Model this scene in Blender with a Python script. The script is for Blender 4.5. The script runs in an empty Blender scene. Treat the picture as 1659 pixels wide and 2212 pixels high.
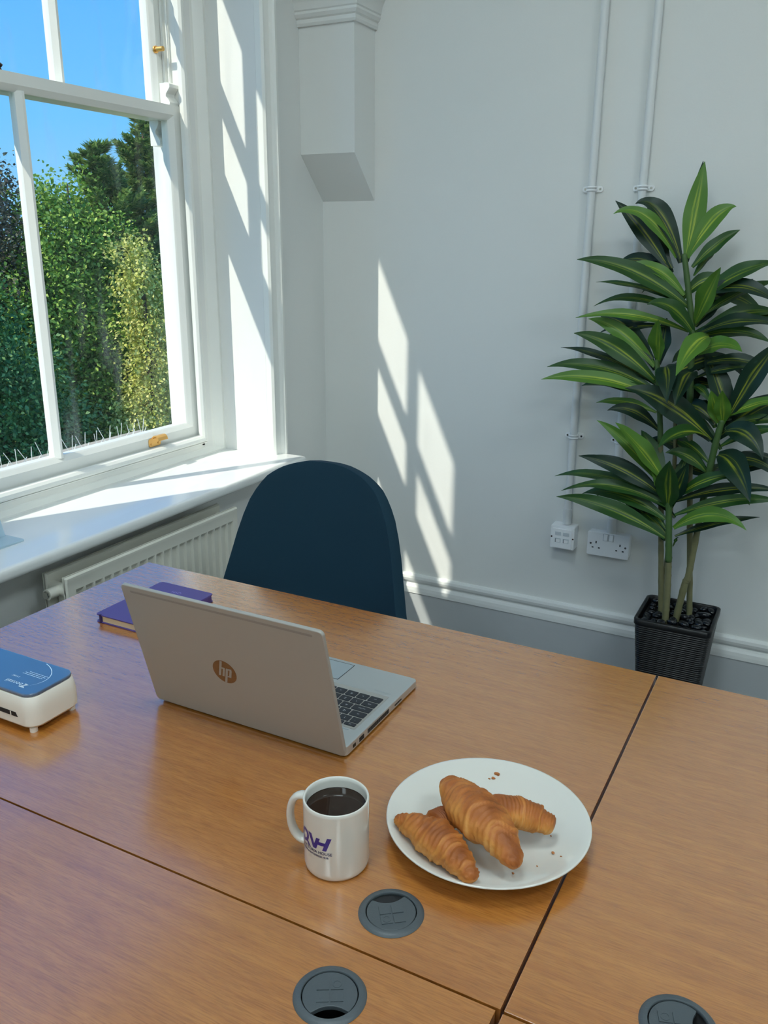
import bpy, bmesh, math, random
from mathutils import Vector, Matrix, noise
from math import sin, cos, pi, radians

scene = bpy.context.scene
COL = scene.collection
random.seed(11)

# ------------------------------------------------------------------ camera
cam_d = bpy.data.cameras.new('camera'); cam = bpy.data.objects.new('camera', cam_d); COL.objects.link(cam)
cam_d.sensor_fit = 'HORIZONTAL'; cam_d.sensor_width = 36.0; cam_d.lens = 1849.9 / 1659 * 36
cam_d.clip_start = 0.02; cam_d.clip_end = 300
YAW, PITCH, ROLL = radians(-27.639), radians(17.363), radians(0.396)
fwd = Vector((sin(YAW) * cos(PITCH), cos(YAW) * cos(PITCH), -sin(PITCH)))
rgt = Vector((cos(YAW), -sin(YAW), 0)); up_ = rgt.cross(fwd)
r2 = rgt * cos(ROLL) + up_ * sin(ROLL); u2 = -rgt * sin(ROLL) + up_ * cos(ROLL)
mw = Matrix.Identity(4)
for i in range(3):
    mw[i][0], mw[i][1], mw[i][2] = r2[i], u2[i], -fwd[i]
mw.translation = (0, 0, 1.47)
cam.matrix_world = mw
scene.camera = cam

# ------------------------------------------------------------------ world, sun, exposure
SUN_DIR = Vector((0.52, 1.0, -1.17)).normalized()
world = bpy.data.worlds.new('sky'); scene.world = world; world.use_nodes = True
nt = world.node_tree; nt.nodes.clear()
w_out = nt.nodes.new('ShaderNodeOutputWorld'); w_bg = nt.nodes.new('ShaderNodeBackground')
w_tc = nt.nodes.new('ShaderNodeTexCoord'); w_sep = nt.nodes.new('ShaderNodeSeparateXYZ'); w_r = nt.nodes.new('ShaderNodeValToRGB')
nt.links.new(w_tc.outputs['Generated'], w_sep.inputs[0]); nt.links.new(w_sep.outputs['Z'], w_r.inputs[0])
nt.links.new(w_r.outputs[0], w_bg.inputs[0]); nt.links.new(w_bg.outputs[0], w_out.inputs[0])
e = w_r.color_ramp.elements
e[0].position = 0.0; e[0].color = (0.36, 0.72, 1.15, 1)
e[1].position = 0.9; e[1].color = (0.06, 0.28, 0.95, 1)
k = e.new(0.12); k.color = (0.19, 0.62, 1.15, 1)
k = e.new(0.32); k.color = (0.095, 0.46, 1.12, 1)
w_bg.inputs[1].default_value = 1.0
sun_d = bpy.data.lights.new('sun', 'SUN'); sun = bpy.data.objects.new('sun', sun_d); COL.objects.link(sun)
sun_d.energy = 5.0; sun_d.angle = radians(0.6); sun_d.color = (1.0, 0.95, 0.83)
sun.rotation_euler = SUN_DIR.to_track_quat('-Z', 'Y').to_euler()
sun.location = -SUN_DIR * 20
FILL = 19.0                                                    # radiance of the added fill light panels
scene.view_settings.view_transform = 'Standard'; scene.view_settings.look = 'None'
scene.view_settings.exposure = 0.0; scene.view_settings.gamma = 1.0; scene.view_settings.use_curve_mapping = False
scene.cycles.use_denoising = True
scene.cycles.use_adaptive_sampling = True; scene.cycles.adaptive_threshold = 0.05; scene.cycles.adaptive_min_samples = 20
scene.cycles.max_bounces = 7; scene.cycles.diffuse_bounces = 5; scene.cycles.glossy_bounces = 3; scene.cycles.transparent_max_bounces = 10
scene.cycles.sample_clamp_indirect = 6.0; scene.cycles.caustics_reflective = False; scene.cycles.caustics_refractive = False

# ------------------------------------------------------------------ helpers: meshes
class MB:
    def __init__(s): s.v = []; s.f = []; s.uv = None
    def add(s, vs, fs):
        n = len(s.v); s.v += [tuple(p) for p in vs]; s.f += [tuple(i + n for i in f) for f in fs]; return s
    def box(s, x0, x1, y0, y1, z0, z1):
        return s.add([(x0,y0,z0),(x1,y0,z0),(x1,y1,z0),(x0,y1,z0),(x0,y0,z1),(x1,y0,z1),(x1,y1,z1),(x0,y1,z1)],
                     [(0,3,2,1),(4,5,6,7),(0,1,5,4),(1,2,6,5),(2,3,7,6),(3,0,4,7)])
    def tube(s, path, rad, n=12, cap=True):
        path = [Vector(p) for p in path]
        if not hasattr(rad, '__len__'): rad = [rad] * len(path)
        vs = []; fs = []; ref = None
        for i, p in enumerate(path):
            t = (path[min(i + 1, len(path) - 1)] - path[max(i - 1, 0)]).normalized()
            if ref is None: ref = t.orthogonal().normalized()
            a = (ref - t * ref.dot(t)).normalized(); ref = a; b = t.cross(a)
            for j in range(n):
                w = 2 * pi * j / n; vs.append(p + (a * cos(w) + b * sin(w)) * rad[i])
        for i in range(len(path) - 1):
            for j in range(n):
                fs.append((i*n+j, i*n+(j+1)%n, (i+1)*n+(j+1)%n, (i+1)*n+j))
        if cap:
            fs.append(tuple(reversed(range(n)))); fs.append(tuple(range((len(path)-1)*n, len(path)*n)))
        return s.add(vs, fs)
    def lathe(s, prof, c=(0,0,0), n=48, close=True):
        vs = []; fs = []; m = len(prof)
        for j in range(n):
            w = 2 * pi * j / n
            for r, z in prof: vs.append((c[0] + r * cos(w), c[1] + r * sin(w), c[2] + z))
        for j in range(n):
            k = (j + 1) % n
            for i in range(m - 1 if not close else m):
                i2 = (i + 1) % m
                fs.append((j*m+i, k*m+i, k*m+i2, j*m+i2))
        return s.add(vs, fs)
    def prism(s, poly, fn, d0, d1):
        """poly: 2D outline, fn(u, v, d) -> 3D point; closed solid between d0 and d1."""
        n = len(poly)
        vs = [fn(u, v, d0) for u, v in poly] + [fn(u, v, d1) for u, v in poly]
        fs = [tuple(reversed(range(n))), tuple(range(n, 2*n))] + [(i, (i+1)%n, n+(i+1)%n, n+i) for i in range(n)]
        return s.add(vs, fs)
    def frame(s, y0, y1, z0, z1, prof, sides=4, closed=True):
        """Mitred rectangular frame in the YZ plane. prof: (inset_side, inset_bottom, inset_top, x)."""
        loops = []
        for (ds, db, dt, x) in prof:
            loops.append([(x, y1-ds, z0+db), (x, y1-ds, z1-dt), (x, y0+ds, z1-dt), (x, y0+ds, z0+db)])
        m = len(prof); vs = [loops[i][c] for c in range(4) for i in range(m)]; fs = []
        rng = range(4) if sides == 4 else range(3)
        for c in rng:
            c2 = (c + 1) % 4
            for i in range(m if closed else m - 1):
                i2 = (i + 1) % m
                fs.append((c*m+i, c2*m+i, c2*m+i2, c*m+i2))
        if sides == 3 and closed:
            fs.append(tuple(range(m))); fs.append(tuple(3*m + i for i in reversed(range(m))))
        return s.add(vs, fs)
    def mesh(s, name):
        me = bpy.data.meshes.new(name); me.from_pydata(s.v, [], s.f); me.validate()
        bm = bmesh.new(); bm.from_mesh(me); bmesh.ops.recalc_face_normals(bm, faces=bm.faces[:]); bm.to_mesh(me); bm.free()
        return me

BASE = {}
def obj(name, mb, mat, parent=None, smooth=False, bevel=0, segs=2, origin=None, autosm=None):
    me = mb.mesh(name) if isinstance(mb, MB) else mb
    if mat is not None and not me.materials: me.materials.append(mat)
    o = bpy.data.objects.new(name, me)
    if parent is not None:
        b = BASE[parent.name]; o.parent = parent
    else:
        if origin is None:
            xs = [v.co for v in me.vertices]
            b = Vector(((min(c.x for c in xs)+max(c.x for c in xs))/2, (min(c.y for c in xs)+max(c.y for c in xs))/2, min(c.z for c in xs)))
        else: b = Vector(origin)
        o.location = b
    COL.objects.link(o); BASE[o.name] = b
    if isinstance(mb, MB) and b.length > 0: me.transform(Matrix.Translation(-b))
    if bevel:
        m = o.modifiers.new('bevel', 'BEVEL'); m.width = bevel; m.segments = segs; m.limit_method = 'ANGLE'; m.angle_limit = radians(35)
        m.harden_normals = False
    if smooth or autosm:
        for p in me.polygons: p.use_smooth = True
        if autosm:
            bm = bmesh.new(); bm.from_mesh(me)
            for ed in bm.edges:
                if len(ed.link_faces) == 2 and ed.calc_face_angle(0) > radians(autosm): ed.smooth = False
            bm.to_mesh(me); bm.free()
    return o
def tag(o, label, cat, group=None):
    o['label'] = label; o['category'] = cat
    if group: o['group'] = group
    return o
def struct(o, label=None, cat=None):
    o['kind'] = 'structure'
    if label: o['label'] = label
    if cat: o['category'] = cat
    return o
def thing(name, loc, label, cat, group=None, rot=None):
    o = bpy.data.objects.new(name, None); o.empty_display_size = 0.05; COL.objects.link(o); o.location = loc
    BASE[o.name] = Vector(loc) if rot is None else Vector((0, 0, 0))
    if rot is not None: o.rotation_euler = rot
    return tag(o, label, cat, group)

def rrect(x0, x1, y0, y1, r, n=6):
    out = []
    for cx, cy, a in ((x1-r, y1-r, 0), (x0+r, y1-r, 90), (x0+r, y0+r, 180), (x1-r, y0+r, 270)):
        for i in range(n + 1):
            w = radians(a + 90 * i / n); out.append((cx + r * cos(w), cy + r * sin(w)))
    return out
def ellipsoid(c, rx, ry, rz, nu=16, nv=10):
    m = MB(); vs = [(c[0], c[1], c[2]-rz)]; fs = []
    for i in range(1, nv):
        a = -pi/2 + pi*i/nv
        for j in range(nu):
            w = 2*pi*j/nu; vs.append((c[0]+rx*cos(a)*cos(w), c[1]+ry*cos(a)*sin(w), c[2]+rz*sin(a)))
    vs.append((c[0], c[1], c[2]+rz)); t = len(vs)-1
    for j in range(nu):
        fs.append((0, 1+(j+1)%nu, 1+j)); fs.append((t, 1+(nv-2)*nu+j, 1+(nv-2)*nu+(j+1)%nu))
    for i in range(nv-2):
        for j in range(nu):
            fs.append((1+i*nu+j, 1+i*nu+(j+1)%nu, 1+(i+1)*nu+(j+1)%nu, 1+(i+1)*nu+j))
    return m.add(vs, fs)
def text_mb(body, size, align='LEFT', extrude=0.0, fn=None, bold=0.0, subdiv=0.0):
    """Lettering as a mesh; fn maps (u, v, depth) to a 3D point."""
    cu = bpy.data.curves.new('lettering', 'FONT'); cu.body = body; cu.size = size; cu.align_x = align
    cu.offset = bold; cu.resolution_u = 3; cu.fill_mode = 'FRONT'
    ob = bpy.data.objects.new('lettering', cu); COL.objects.link(ob)
    bpy.context.view_layer.update()
    me = bpy.data.meshes.new_from_object(ob.evaluated_get(bpy.context.evaluated_depsgraph_get()))
    m = MB(); m.add([fn(v.co.x, v.co.y, 0) for v in me.vertices], [tuple(p.vertices) for p in me.polygons])
    bpy.data.objects.remove(ob); bpy.data.curves.remove(cu); bpy.data.meshes.remove(me)
    return m

# ------------------------------------------------------------------ helpers: materials
def S(r, g, b):
    f = lambda c: (c/255/12.92) if c/255 <= 0.04045 else ((c/255+0.055)/1.055)**2.4
    return (f(r), f(g), f(b), 1)
def mat(name, col, rough=0.5, metal=0.0, spec=0.5, var=0.0, vscale=8.0, bump=0.0, bscale=60.0, stretch=None, coat=0.0, sheen=0.0, emit=0.0):
    m = bpy.data.materials.new(name); m.use_nodes = True; t = m.node_tree; p = t.nodes['Principled BSDF']
    p.inputs['Base Color'].default_value = col; p.inputs['Roughness'].default_value = rough; p.inputs['Metallic'].default_value = metal
    p.inputs['Specular IOR Level'].default_value = spec; p.inputs['Coat Weight'].default_value = coat
    if sheen: p.inputs['Sheen Weight'].default_value = sheen
    if emit: p.inputs['Emission Color'].default_value = col; p.inputs['Emission Strength'].default_value = emit
    if var or bump:
        tc = t.nodes.new('ShaderNodeTexCoord'); mp = t.nodes.new('ShaderNodeMapping'); t.links.new(tc.outputs['Object'], mp.inputs[0])
        if stretch: mp.inputs['Scale'].default_value = stretch
    if var:
        n = t.nodes.new('ShaderNodeTexNoise'); n.inputs['Scale'].default_value = vscale; n.inputs['Detail'].default_value = 4
        t.links.new(mp.outputs[0], n.inputs['Vector'])
        mx = t.nodes.new('ShaderNodeMix'); mx.data_type = 'RGBA'
        mx.inputs[6].default_value = tuple(c*(1-var) for c in col[:3]) + (1,); mx.inputs[7].default_value = tuple(min(1, c*(1+var)) for c in col[:3]) + (1,)
        t.links.new(n.outputs[0], mx.inputs[0]); t.links.new(mx.outputs[2], p.inputs['Base Color'])
    if bump:
        n2 = t.nodes.new('ShaderNodeTexNoise'); n2.inputs['Scale'].default_value = bscale; n2.inputs['Detail'].default_value = 3
        t.links.new(mp.outputs[0], n2.inputs['Vector'])
        bp = t.nodes.new('ShaderNodeBump'); bp.inputs['Strength'].default_value = bump; bp.inputs['Distance'].default_value = 0.002
        t.links.new(n2.outputs[0], bp.inputs['Height']); t.links.new(bp.outputs[0], p.inputs['Normal'])
    return m
def nodes(m): return m.node_tree.nodes, m.node_tree.links, m.node_tree.nodes['Principled BSDF']

M_wall = mat('wall_paint', S(231,232,229), 0.62, var=0.015, vscale=3, bump=0.12, bscale=180)
M_ceil = mat('ceiling_paint', S(238,238,236), 0.8)
M_floor = mat('floor_carpet', S(112,112,116), 0.95, var=0.25, vscale=160, bump=0.5, bscale=400)
M_gloss = mat('white_gloss_paint', S(236,237,232), 0.28, bump=0.05, bscale=90)
M_trim = mat('skirting_white', S(226,228,226), 0.4, bump=0.15, bscale=40)
M_skirt = mat('skirting_grey', S(188,192,194), 0.45, var=0.03, vscale=9, bump=0.2, bscale=60)
M_sill = mat('sill_gloss_paint', S(236,238,236), 0.16, bump=0.03, bscale=30)
M_brass = mat('brass', S(240,188,112), 0.35, 0.85)
M_bronze = mat('dark_bronze', S(70,52,44), 0.4, 0.7)
M_rad = mat('radiator_enamel', S(226,224,212), 0.35)
M_plastic = mat('white_plastic', S(247,248,249), 0.35)
M_chrome = mat('chrome', S(190,188,180), 0.2, 1.0)
M_dark = mat('slot_black', S(16,17,20), 0.6)

# laminate wood: grain along X
M_wood = mat('oak_laminate', S(190,138,92), 0.27, spec=1.0, coat=1.0)
N, L, p = nodes(M_wood)
p.inputs['Coat Roughness'].default_value = 0.20; p.inputs['Coat IOR'].default_value = 2.15
tc = N.new('ShaderNodeTexCoord'); mp = N.new('ShaderNodeMapping'); mp.inputs['Scale'].default_value = (1.6, 26, 1); L.new(tc.outputs['Object'], mp.inputs[0])
na = N.new('ShaderNodeTexNoise'); na.inputs['Scale'].default_value = 3.0; na.inputs['Detail'].default_value = 6; na.inputs['Distortion'].default_value = 0.6; L.new(mp.outputs[0], na.inputs['Vector'])
mp2 = N.new('ShaderNodeMapping'); mp2.inputs['Scale'].default_value = (26, 420, 1); L.new(tc.outputs['Object'], mp2.inputs[0])
nb = N.new('ShaderNodeTexNoise'); nb.inputs['Scale'].default_value = 2.0; nb.inputs['Detail'].default_value = 3; L.new(mp2.outputs[0], nb.inputs['Vector'])
ra = N.new('ShaderNodeValToRGB'); L.new(na.outputs[0], ra.inputs[0])
ra.color_ramp.elements[0].position = 0.30; ra.color_ramp.elements[0].color = S(170,103,40)
ra.color_ramp.elements[1].position = 0.68; ra.color_ramp.elements[1].color = S(187,120,48)
rb = N.new('ShaderNodeValToRGB'); L.new(nb.outputs[0], rb.inputs[0])
rb.color_ramp.elements[0].position = 0.26; rb.color_ramp.elements[0].color = (0.58,0.51,0.45,1)
rb.color_ramp.elements[1].position = 0.58; rb.color_ramp.elements[1].color = (1.04,1.04,1.04,1)
mx = N.new('ShaderNodeMix'); mx.data_type = 'RGBA'; mx.blend_type = 'MULTIPLY'; mx.inputs[0].default_value = 0.75
L.new(ra.outputs[0], mx.inputs[6]); L.new(rb.outputs[0], mx.inputs[7]); L.new(mx.outputs[2], p.inputs['Base Color'])
bp = N.new('ShaderNodeBump'); bp.inputs['Strength'].default_value = 0.05; bp.inputs['Distance'].default_value = 0.0006; L.new(nb.outputs[0], bp.inputs['Height']); L.new(bp.outputs[0], p.inputs['Normal'])
M_edge = mat('desk_edge_band', S(196,146,100), 0.4)
M_steel = mat('desk_frame_silver', S(176,178,180), 0.4, 0.6)

# window glass: clear sheet with faint smears
def make_glass():
    m = bpy.data.materials.new('window_glass'); m.use_nodes = True; t = m.node_tree; t.nodes.clear()
    o = t.nodes.new('ShaderNodeOutputMaterial'); tr = t.nodes.new('ShaderNodeBsdfTransparent'); gl = t.nodes.new('ShaderNodeBsdfGlossy')
    df = t.nodes.new('ShaderNodeBsdfDiffuse'); df.inputs[0].default_value = (0.85,0.88,0.9,1)
    tr.inputs[0].default_value = (0.97,0.985,0.98,1); gl.inputs['Roughness'].default_value = 0.02
    lw = t.nodes.new('ShaderNodeLayerWeight'); lw.inputs[0].default_value = 0.5
    pw = t.nodes.new('ShaderNodeMath'); pw.operation = 'POWER'; pw.inputs[1].default_value = 5.0; t.links.new(lw.outputs['Facing'], pw.inputs[0])
    fr = t.nodes.new('ShaderNodeMath'); fr.operation = 'MULTIPLY_ADD'; fr.inputs[1].default_value = 0.5; fr.inputs[2].default_value = 0.025; t.links.new(pw.outputs[0], fr.inputs[0])
    m1 = t.nodes.new('ShaderNodeMixShader'); m2 = t.nodes.new('ShaderNodeMixShader')
    t.links.new(fr.outputs[0], m1.inputs[0]); t.links.new(tr.outputs[0], m1.inputs[1]); t.links.new(gl.outputs[0], m1.inputs[2])
    tc = t.nodes.new('ShaderNodeTexCoord'); mp = t.nodes.new('ShaderNodeMapping'); mp.inputs['Scale'].default_value = (1, 7, 1.6); mp.inputs['Location'].default_value = (0, 0.35, 0.2)
    no = t.nodes.new('ShaderNodeTexNoise'); no.inputs['Scale'].default_value = 1.6; no.inputs['Detail'].default_value = 4
    ra = t.nodes.new('ShaderNodeValToRGB'); ra.color_ramp.elements[0].position = 0.58; ra.color_ramp.elements[0].color = (0.005,)*3+(1,); ra.color_ramp.elements[1].position = 0.8; ra.color_ramp.elements[1].color = (0.12,)*3+(1,)
    t.links.new(tc.outputs['Object'], mp.inputs[0]); t.links.new(mp.outputs[0], no.inputs[0]); t.links.new(no.outputs[0], ra.inputs[0]); t.links.new(ra.outputs[0], m2.inputs[0])
    t.links.new(m1.outputs[0], m2.inputs[1]); t.links.new(df.outputs[0], m2.inputs[2]); t.links.new(m2.outputs[0], o.inputs[0])
    return m
M_glass = make_glass()

# ------------------------------------------------------------------ room shell
XW, YB, CEIL = -1.785, 2.90, 3.30          # window wall, back wall, ceiling
XR, YF = 2.5, -3.3
struct(obj('floor', MB().box(XW-0.3, XR+0.2, YF-0.2, YB+0.2, -0.1, 0), M_floor), 'grey carpeted office floor', 'floor')
struct(obj('ceiling', MB().box(XW-0.3, XR+0.2, YF-0.2, YB+0.2, CEIL, CEIL+0.1), M_ceil), 'plain white ceiling', 'ceiling')
struct(obj('wall_back', MB().box(XW, XR, YB, YB+0.15, 0, CEIL), M_wall), 'white painted wall behind the plant and pipes', 'wall')
struct(obj('wall_right', MB().box(XR, XR+0.15, YF, YB, 0, CEIL), M_wall), 'white painted wall outside the picture on the right', 'wall')
struct(obj('wall_front', MB().box(XW, XR, YF-0.15, YF, 0, CEIL), M_wall), 'white painted wall behind the viewer', 'wall')
WINS = [1.763, -1.55]                       # centres of the window in view and the added unseen one
HW, ZS, ZH = 0.737, 0.736, 2.84             # half width and height range of the reveal
wl = MB()
def wall_with_holes(x0, x1, hw, z0, z1):
    ys = [YF - 0.15]
    for c in sorted(WINS): ys += [c - hw, c + hw]
    ys.append(YB + 0.15)
    for i in range(0, len(ys), 2): wl.box(x0, x1, ys[i], ys[i+1], 0, CEIL)
    for c in WINS:
        wl.box(x0, x1, c - hw, c + hw, 0, z0); wl.box(x0, x1, c - hw, c + hw, z1, CEIL)
wall_with_holes(-2.0, XW, HW, ZS - 0.036, ZH)
wall_with_holes(-2.15, -2.0, 0.643, 0.72, 2.80)
struct(obj('wall_left', wl, M_wall), 'white window wall with deep reveals', 'wall')

# moulded skirting along the back wall
sk = MB(); prof = [(0,.0),(0,.211),(-.007,.210),(-.013,.203),(-.016,.193),(-.014,.183),(-.009,.176),(-.004,.172),(-.006,.168),(-.012,.165),(-.017,.158),(-.020,.146),(-.021,.134),(-.016,.1335),(-.016,0)]
sk.prism([(y, z) for y, z in prof if True], lambda u, v, d: (d, YB + u, v), XW, XR)
so = struct(obj('baseboard_back', sk, M_trim), 'white moulded skirting with a grey lower board', 'skirting')
obj('skirting_board', MB().box(XW, XR, YB-.0175, YB-.002, 0.001, .1325), M_skirt, so)
s2 = MB(); s2.prism(prof, lambda u, v, d: (XW - u, d, v), YF, YB-.03)
struct(obj('baseboard_left', s2, M_trim), 'white moulded skirting under the window', 'skirting')

# corner pier on a sloped corbel with a moulded cap
pi_ = MB(); x0, x1, y0 = XW + .0005, -1.566, 2.755
pi_.add([(x0,y0,1.77),(x1,y0,1.77),(x1,YB-.0005,1.62),(x0,YB-.0005,1.62),(x0,y0,2.3),(x1,y0,2.3),(x1,YB-.0005,2.3),(x0,YB-.0005,2.3)],
        [(0,3,2,1),(4,5,6,7),(0,1,5,4),(1,2,6,5),(2,3,7,6),(3,0,4,7)])
po = struct(obj('trim_1', pi_, M_wall), 'square white corner pier ending in a sloped corbel', 'pier')
cap = MB(); cp = [(-.004,2.17),(.008,2.17),(.012,2.178),(.010,2.19),(.016,2.194),(.022,2.204),(.020,2.212),(.024,2.216),(.028,2.235),(.038,2.255),(.052,2.268),(.054,2.30),(-.004,2.30)]
for a, b in (((x0, y0), (x1, y0)), ((x1, y0), (x1, YB-.0005))): pass
vs = []
for o_, z in cp: vs += [(x0, y0-o_, z), (x1+o_, y0-o_, z), (x1+o_, YB-.0005, z)]
fs = []
n = len(cp)
for i in range(n):
    j = (i+1) % n
    fs += [(i*3, i*3+1, j*3+1, j*3), (i*3+1, i*3+2, j*3+2, j*3+1)]
cap.add(vs, fs); obj('moulded_cap', cap, M_wall, po, autosm=22)
obj('upper_block', MB().box(x0, x1+.054, y0-.054, YB-.0005, 2.30, CEIL-.001), M_wall, po)

# ------------------------------------------------------------------ sash windows
GX_L, GX_U = -2.040, -2.095
def window(yc, idx, detail):
    y0, y1 = yc - HW, yc + HW
    W = thing('window_%d' % idx, (-2.0, yc, ZS), 'tall white sash window with %s' % ('brass sash lift and trees outside' if detail else 'bare panes, added out of view for more daylight'), 'window'); W['kind'] = 'structure'
    fr = MB()
    fr.frame(y0, y1, ZS, ZH, [(-.0,.0,.0,-1.978),(.012,.006,.012,-1.976),(.026,.013,.026,-1.986),(.040,.017,.040,-1.998),(.056,.020,.056,-2.001),(.088,.039,.088,-2.001),(.088,.039,.088,-2.12),(.0,.0,.0,-2.12)])
    obj('box_lining', fr, M_gloss, W, autosm=24)
    bd = MB(); bd.frame(y0, y1, ZS, ZH, [(.084,.038,.084,-2.006),(.084,.038,.084,-1.994),(.087,.040,.087,-1.990),(.091,.043,.091,-1.990),(.091,.043,.091,-1.994),(.094,.045,.094,-1.994),(.096,.047,.096,-1.984),(.102,.053,.102,-1.981),(.110,.061,.110,-1.984),(.116,.068,.116,-1.992),(.118,.071,.118,-2.006)])
    obj('staff_bead', bd, M_gloss, W, autosm=24)
    ch = MB(); ch.frame(y0, y1, ZS, ZH, [(.080,.03,.08,-2.001),(.106,.03,.10,-2.001),(.106,.03,.10,-2.058),(.118,.03,.112,-2.058),(.118,.03,.112,-2.0665),(.106,.03,.10,-2.0665),(.106,.03,.10,-2.14),(.08,.03,.08,-2.14)])
    obj('pulley_stile', ch, M_gloss, W)
    ys = y1 - .1065                          # sash outer edge (right); mirrored on the left
    yl = y0 + .1065
    # lower sash
    ov = lambda w, xi, xo: [(0,0,0,xi),(w-.016,0,0,xi),(w-.012,0,0,xi-.004),(w-.005,0,0,xi-.009),(w-.003,0,0,xi-.013),(w,0,0,xi-.016),(w,0,0,xo),(0,0,0,xo)]
    def sash(name, z0, z1, wside, wb, wt, xi, xo):
        sh = [0, -.016, -.012, -.005, -.003, 0, 0]
        pr = [(0,0,0,xi), (wside-.016,wb-.016,wt-.016,xi), (wside-.012,wb-.012,wt-.012,xi-.004), (wside-.005,wb-.005,wt-.005,xi-.010), (wside-.003,wb-.003,wt-.003,xi-.012), (wside,wb,wt,xi-.016), (wside,wb,wt,xo), (0,0,0,xo)]
        m = MB(); m.frame(yl, ys, z0, z1, pr); return obj(name, m, M_gloss, W, autosm=24)
    def muntin(s, y, z0, z1, xi, xo, parent):
        m = MB(); pr = [(-.015,xi-.016),(-.012,xi-.012),(-.006,xi-.003),(-.004,xi),(.004,xi),(.006,xi-.003),(.012,xi-.012),(.015,xi-.016),(.013,xo),(-.013,xo)]
        m.prism(pr, lambda u, v, d: (v, y+u, d), z0, z1); obj('glazing_bar', m, M_gloss, parent, autosm=22)
    def pane(ya, yb, za, zb, x, parent):
        obj('pane', MB().box(x-.002, x+.002, ya, yb, za, zb), M_glass, parent)
    lo = sash('lower_sash', .776, 1.893, ys-(yc+.584), .856-.776, .045, -2.015, -2.057)
    muntin(lo, yc+.003, .85, 1.852, -2.015, -2.055, lo)
    pane(yc-.586, yc-.008, .852, 1.852, GX_L, lo); pane(yc+.012, yc+.586, .852, 1.852, GX_L, lo)
    us = sash('upper_sash', 1.850, 2.76, ys-(yc+.580), .052, .07, -2.068, -2.112)
    for yb in (.198, -.192): muntin(us, yc+yb, 1.895, 2.695, -2.068, -2.110, us)
    hb = MB(); pr = [(-.014,-2.084),(-.006,-2.070),(-.004,-2.068),(.004,-2.068),(.006,-2.070),(.014,-2.084),(.013,-2.110),(-.013,-2.110)]
    hb.prism(pr, lambda u, v, d: (v, d, 2.29+u), yc-.582, yc+.582); obj('glazing_bar', hb, M_gloss, us, autosm=22)
    for a, b in ((-.582,-.197),(-.187,.193),(.203,.582)):
        pane(yc+a, yc+b, 1.898, 2.285, GX_U, us); pane(yc+a, yc+b, 2.295, 2.695, GX_U, us)
    # sash horns: moulded brackets at the meeting rail
    hp = [(0,0),(.002,.008),(-.004,.018),(-.013,.026),(-.012,.034),(-.003,.044),(.004,.052),(.004,.062),(-.002,.066),(-.036,.066),(-.036,0)]
    for sgn in (1, -1):
        h = MB(); ya = yc + sgn*.586; yb = yc + sgn*.628
        h.prism(hp, lambda u, v, d: (-2.019+u, d, 1.893+v), min(ya, yb), max(ya, yb)); obj('sash_horn', h, M_gloss, lo, autosm=22)
        h2 = MB(); ya = yc + sgn*.584; yb = yc + sgn*.628
        h2.prism(hp, lambda u, v, d: (-2.071+u, d, 1.850-v*1.15), min(ya, yb), max(ya, yb)); obj('sash_horn', h2, M_gloss, us, autosm=22)
    if detail:
        # brass window stop on the upper sash stile, sash lift on the bottom rail, fastener on the meeting rail
        st = MB(); st.tube([(-2.070, 2.355, 2.058), (-2.064, 2.355, 2.058)], .011, 16); st.tube([(-2.066, 2.355, 2.058), (-2.036, 2.355, 2.058)], .0075, 16)
        s_ = obj('window_stop', st, M_brass, us, autosm=40); s_['label'] = 'small brass window stop'
        cd = MB(); cd.tube([(-2.045, ys+.0055-.012, 1.95), (-2.045, ys+.0055-.012, 2.70)], .0035, 8); obj('sash_cord', cd, M_gloss, us)
        lf = MB(); lf.prism(rrect(2.132, 2.190, .808, .838, .008, 3), lambda u, v, d: (d, u, v), -2.0155, -2.0125)
        for yy in (2.143, 2.178): lf.tube([(-2.0125, yy, .818), (-2.0105, yy, .818)], .0035, 10)
        hook = [(-2.0145,.834),(-2.006,.841),(-1.998,.843),(-1.990,.838),(-1.986,.830),(-1.984,.831),(-1.987,.842),(-1.996,.848),(-2.007,.847),(-2.0145,.841)]
        lf.prism(hook, lambda u, v, d: (u, d, v), 2.150, 2.196)
        l_ = obj('sash_lift', lf, M_brass, lo, bevel=.001); l_['label'] = 'brass hook sash lift'
        fs_ = MB(); fs_.prism(rrect(yc-.105, yc-.048, -2.05, -2.022, .006, 4), lambda u, v, d: (v, u, d), 1.8932, 1.898)
        fs_.add(*[(ellipsoid((-2.036, yc-.076, 1.904), .012, .020, .010, 14, 8)).v, ellipsoid((-2.036, yc-.076, 1.904), .012, .020, .010, 14, 8).f])
        fs_.tube([(-2.036, yc-.076, 1.908), (-2.032, yc-.060, 1.914), (-2.028, yc-.046, 1.904)], [.005,.005,.006], 10)
        f_ = obj('sash_fastener', fs_, M_bronze, lo, smooth=True); f_['label'] = 'dark bronze sash fastener'
    return W
window(WINS[0], 1, True)
window(WINS[1], 2, False)  # unseen second window, added to let more daylight into the room
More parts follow.
